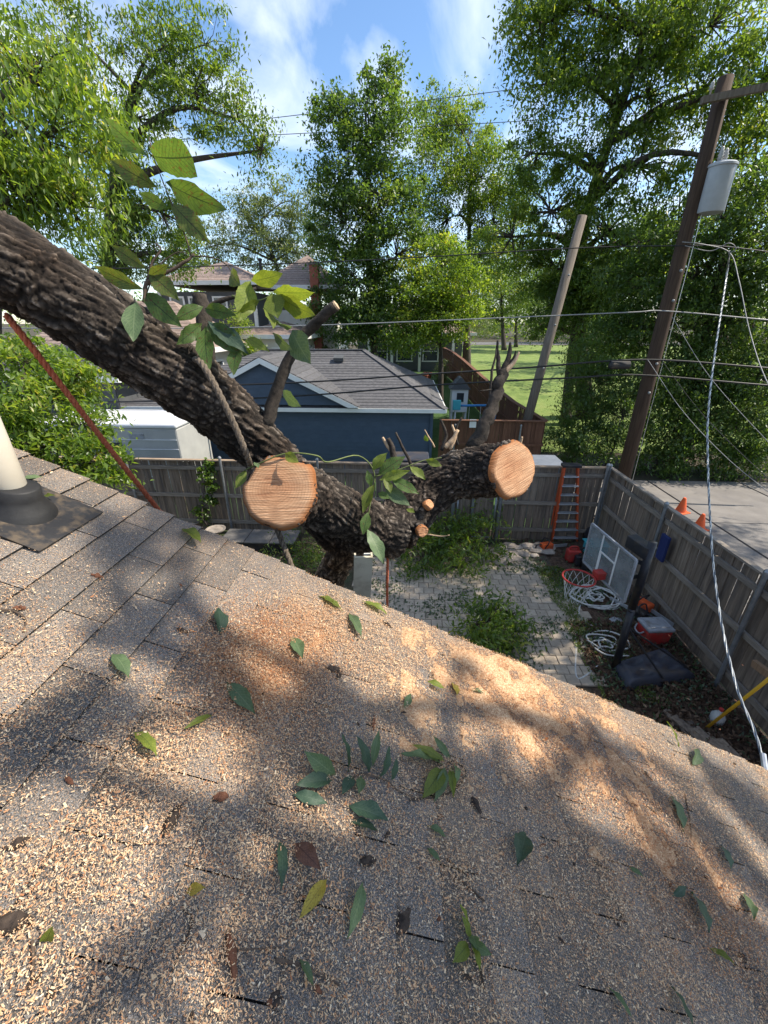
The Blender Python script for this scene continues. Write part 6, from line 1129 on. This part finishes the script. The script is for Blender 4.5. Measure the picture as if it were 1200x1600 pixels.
# twigs
TW = [([(430, 1500), (470, 1508), (505, 1525), (532, 1540)], .0045, 'brown twig crossing a pale leaf at the bottom'), ([(698, 1342), (718, 1358), (737, 1376)], .0028, 'thin twig in mid shade, upper of two'), ([(710, 1370), (735, 1388), (757, 1408)], .0034, 'thin twig in mid shade, lower of two'), ([(438, 1014), (455, 1026), (474, 1038)], .0036, 'short dark twig by the small dusty leaf'), ([(928, 1344), (945, 1356), (966, 1364)], .0028, 'thin dark twig above the right light patch'), ([(0, 953), (22, 955), (40, 968), (36, 988)], .004, 'curved dark twig at the left edge'), ([(1010, 1258), (1030, 1275), (1045, 1292)], .0028, 'thin twig in the bright streak'), ([(1070, 1240), (1078, 1280), (1080, 1308)], .003, 'dark twig beside the slim leaf at right'), ([(285, 1420), (300, 1440), (268, 1520)], .0026, 'long thin reddish twig in the left chips'), ([(358, 1486), (380, 1484), (440, 1480)], .0022, 'thin straight twig right of the brown curl'), ([(195, 1318), (230, 1316), (265, 1318)], .0022, 'thin twig in the left light patch'), ([(50, 1470), (52, 1500), (50, 1540)], .003, 'short upright twig at lower left')]
for pts_, r, lab in TW: m = MB(); m.tube(curve([AR(*p, .010) for p in pts_], 6), [r*(1-.03*i) for i in range(6*(len(pts_)-1)+1)], 6); tag(m.build('twig', TWIG, None, smooth=True), lab, 'twig', 'twigs on the roof')
def chunk(name, label, px, L, W, mat, cat, seed, group=None, h=.5, rz=0):
    p = AR(*px, .008); rr_ = random.Random(seed); m = MB(); R_ = Matrix.Rotation(rz, 3, 'Z'); nn_ = 7
    for i in range(nn_+1):
        t = i/nn_-.5; w_ = W*(1-abs(t)*1.3)*rr_.uniform(.7, 1.2)
        for a, hz in ((-.5, 0), (-.3, h*.8), (.1, h), (.4, h*.6), (.5, 0)): m.v.append(tuple(R_ @ Vector((t*L+rr_.uniform(-.1, .1)*W, a*w_, hz*w_*rr_.uniform(.6, 1.2)))))
    for i in range(nn_):
        for j in range(5): a = i*5+j; b = i*5+(j+1) % 5; m.f.append((a, b, b+5, a+5))
    m.f += [(4, 3, 2, 1, 0), tuple(nn_*5+j for j in range(5))]
    q = Vector((0, 0, 1)).rotation_difference(nrm); m.v = [tuple(p+q @ Vector(v)) for v in m.v]; return tag(m.build(name, mat, None), label, cat, group)
BARKC = M('bark_chunk', (.018, .013, .010), (.07, .05, .038), scale=60, bump=.9, bscale=120, rough=.95, dist=.004)
REDB = M('red_bark', (.10, .04, .022), (.20, .085, .045), scale=40, bump=.6, rough=.9)
for k, (px, L, W, mt, rz, lab) in enumerate([((268, 1282), .065, .03, BARKC, 1.5, 'dark bark flake in the left light patch'), ((18, 1442), .06, .035, BARKC, .3, 'dark bark chunk at the lower left edge'), ((28, 1318), .04, .02, BARKC, .7, 'dark bark flake near the left edge'), ((362, 1492), .075, .022, REDB, -1.0, 'curled reddish bark strip in the lower left'), ((1160, 1497), .03, .026, BARKC, .2, 'dark brown nut husk at lower right'), ((584, 1130), .06, .016, REDB, 1.6, 'reddish bark strip above the dark sprig'), ((744, 1258), .05, .03, BARKC, -1.0, 'dark bark curl in the right middle'), ((520, 1046), .06, .04, BARKC, .2, 'black clump of bark below the roof edge'), ((605, 975), .06, .018, BARKC, -.3, 'dark bark strip on the roof edge'), ((345, 1245), .035, .025, REDB, .4, 'reddish brown wood chunk in the left light patch'), ((530, 1055), .05, .02, BARKC, 1.2, 'dark bark splinter beside the black clump'), ((630, 1440), .06, .035, BARKC, 1.0, 'black bark piece in the lower middle shade'), ((575, 1345), .045, .03, BARKC, .3, 'brown bark piece right of the reddish leaf'), ((1010, 1210), .05, .014, BARKC, -.9, 'thin bark strip in the bright streak'), ((285, 985), .04, .02, BARKC, .1, 'small dark bark piece in the stub shadow'), ((152, 900), .035, .02, REDB, .2, 'reddish bark bit right of the vent pipe'), ((30, 950), .03, .02, REDB, .5, 'reddish bark bit at the left edge')]):
    chunk('bark_piece', lab, px, L, W, mt, 'bark', k, 'bark pieces on the roof', .5, rz)
rr_ = random.Random(8)
for k in range(70): chunk('bark_crumb', 'small dark bark crumb lying in the sawdust on the roof', (rr_.uniform(5, 1190), rr_.uniform(900, 1590)) if k % 2 else (rr_.uniform(550, 1150), rr_.uniform(1080, 1450)), rr_.uniform(.010, .028), rr_.uniform(.007, .014), BARKC if k % 3 else REDB, 'bark', k+50, 'small bark crumbs on the roof', .5, rr_.uniform(0, 3)) if True else None
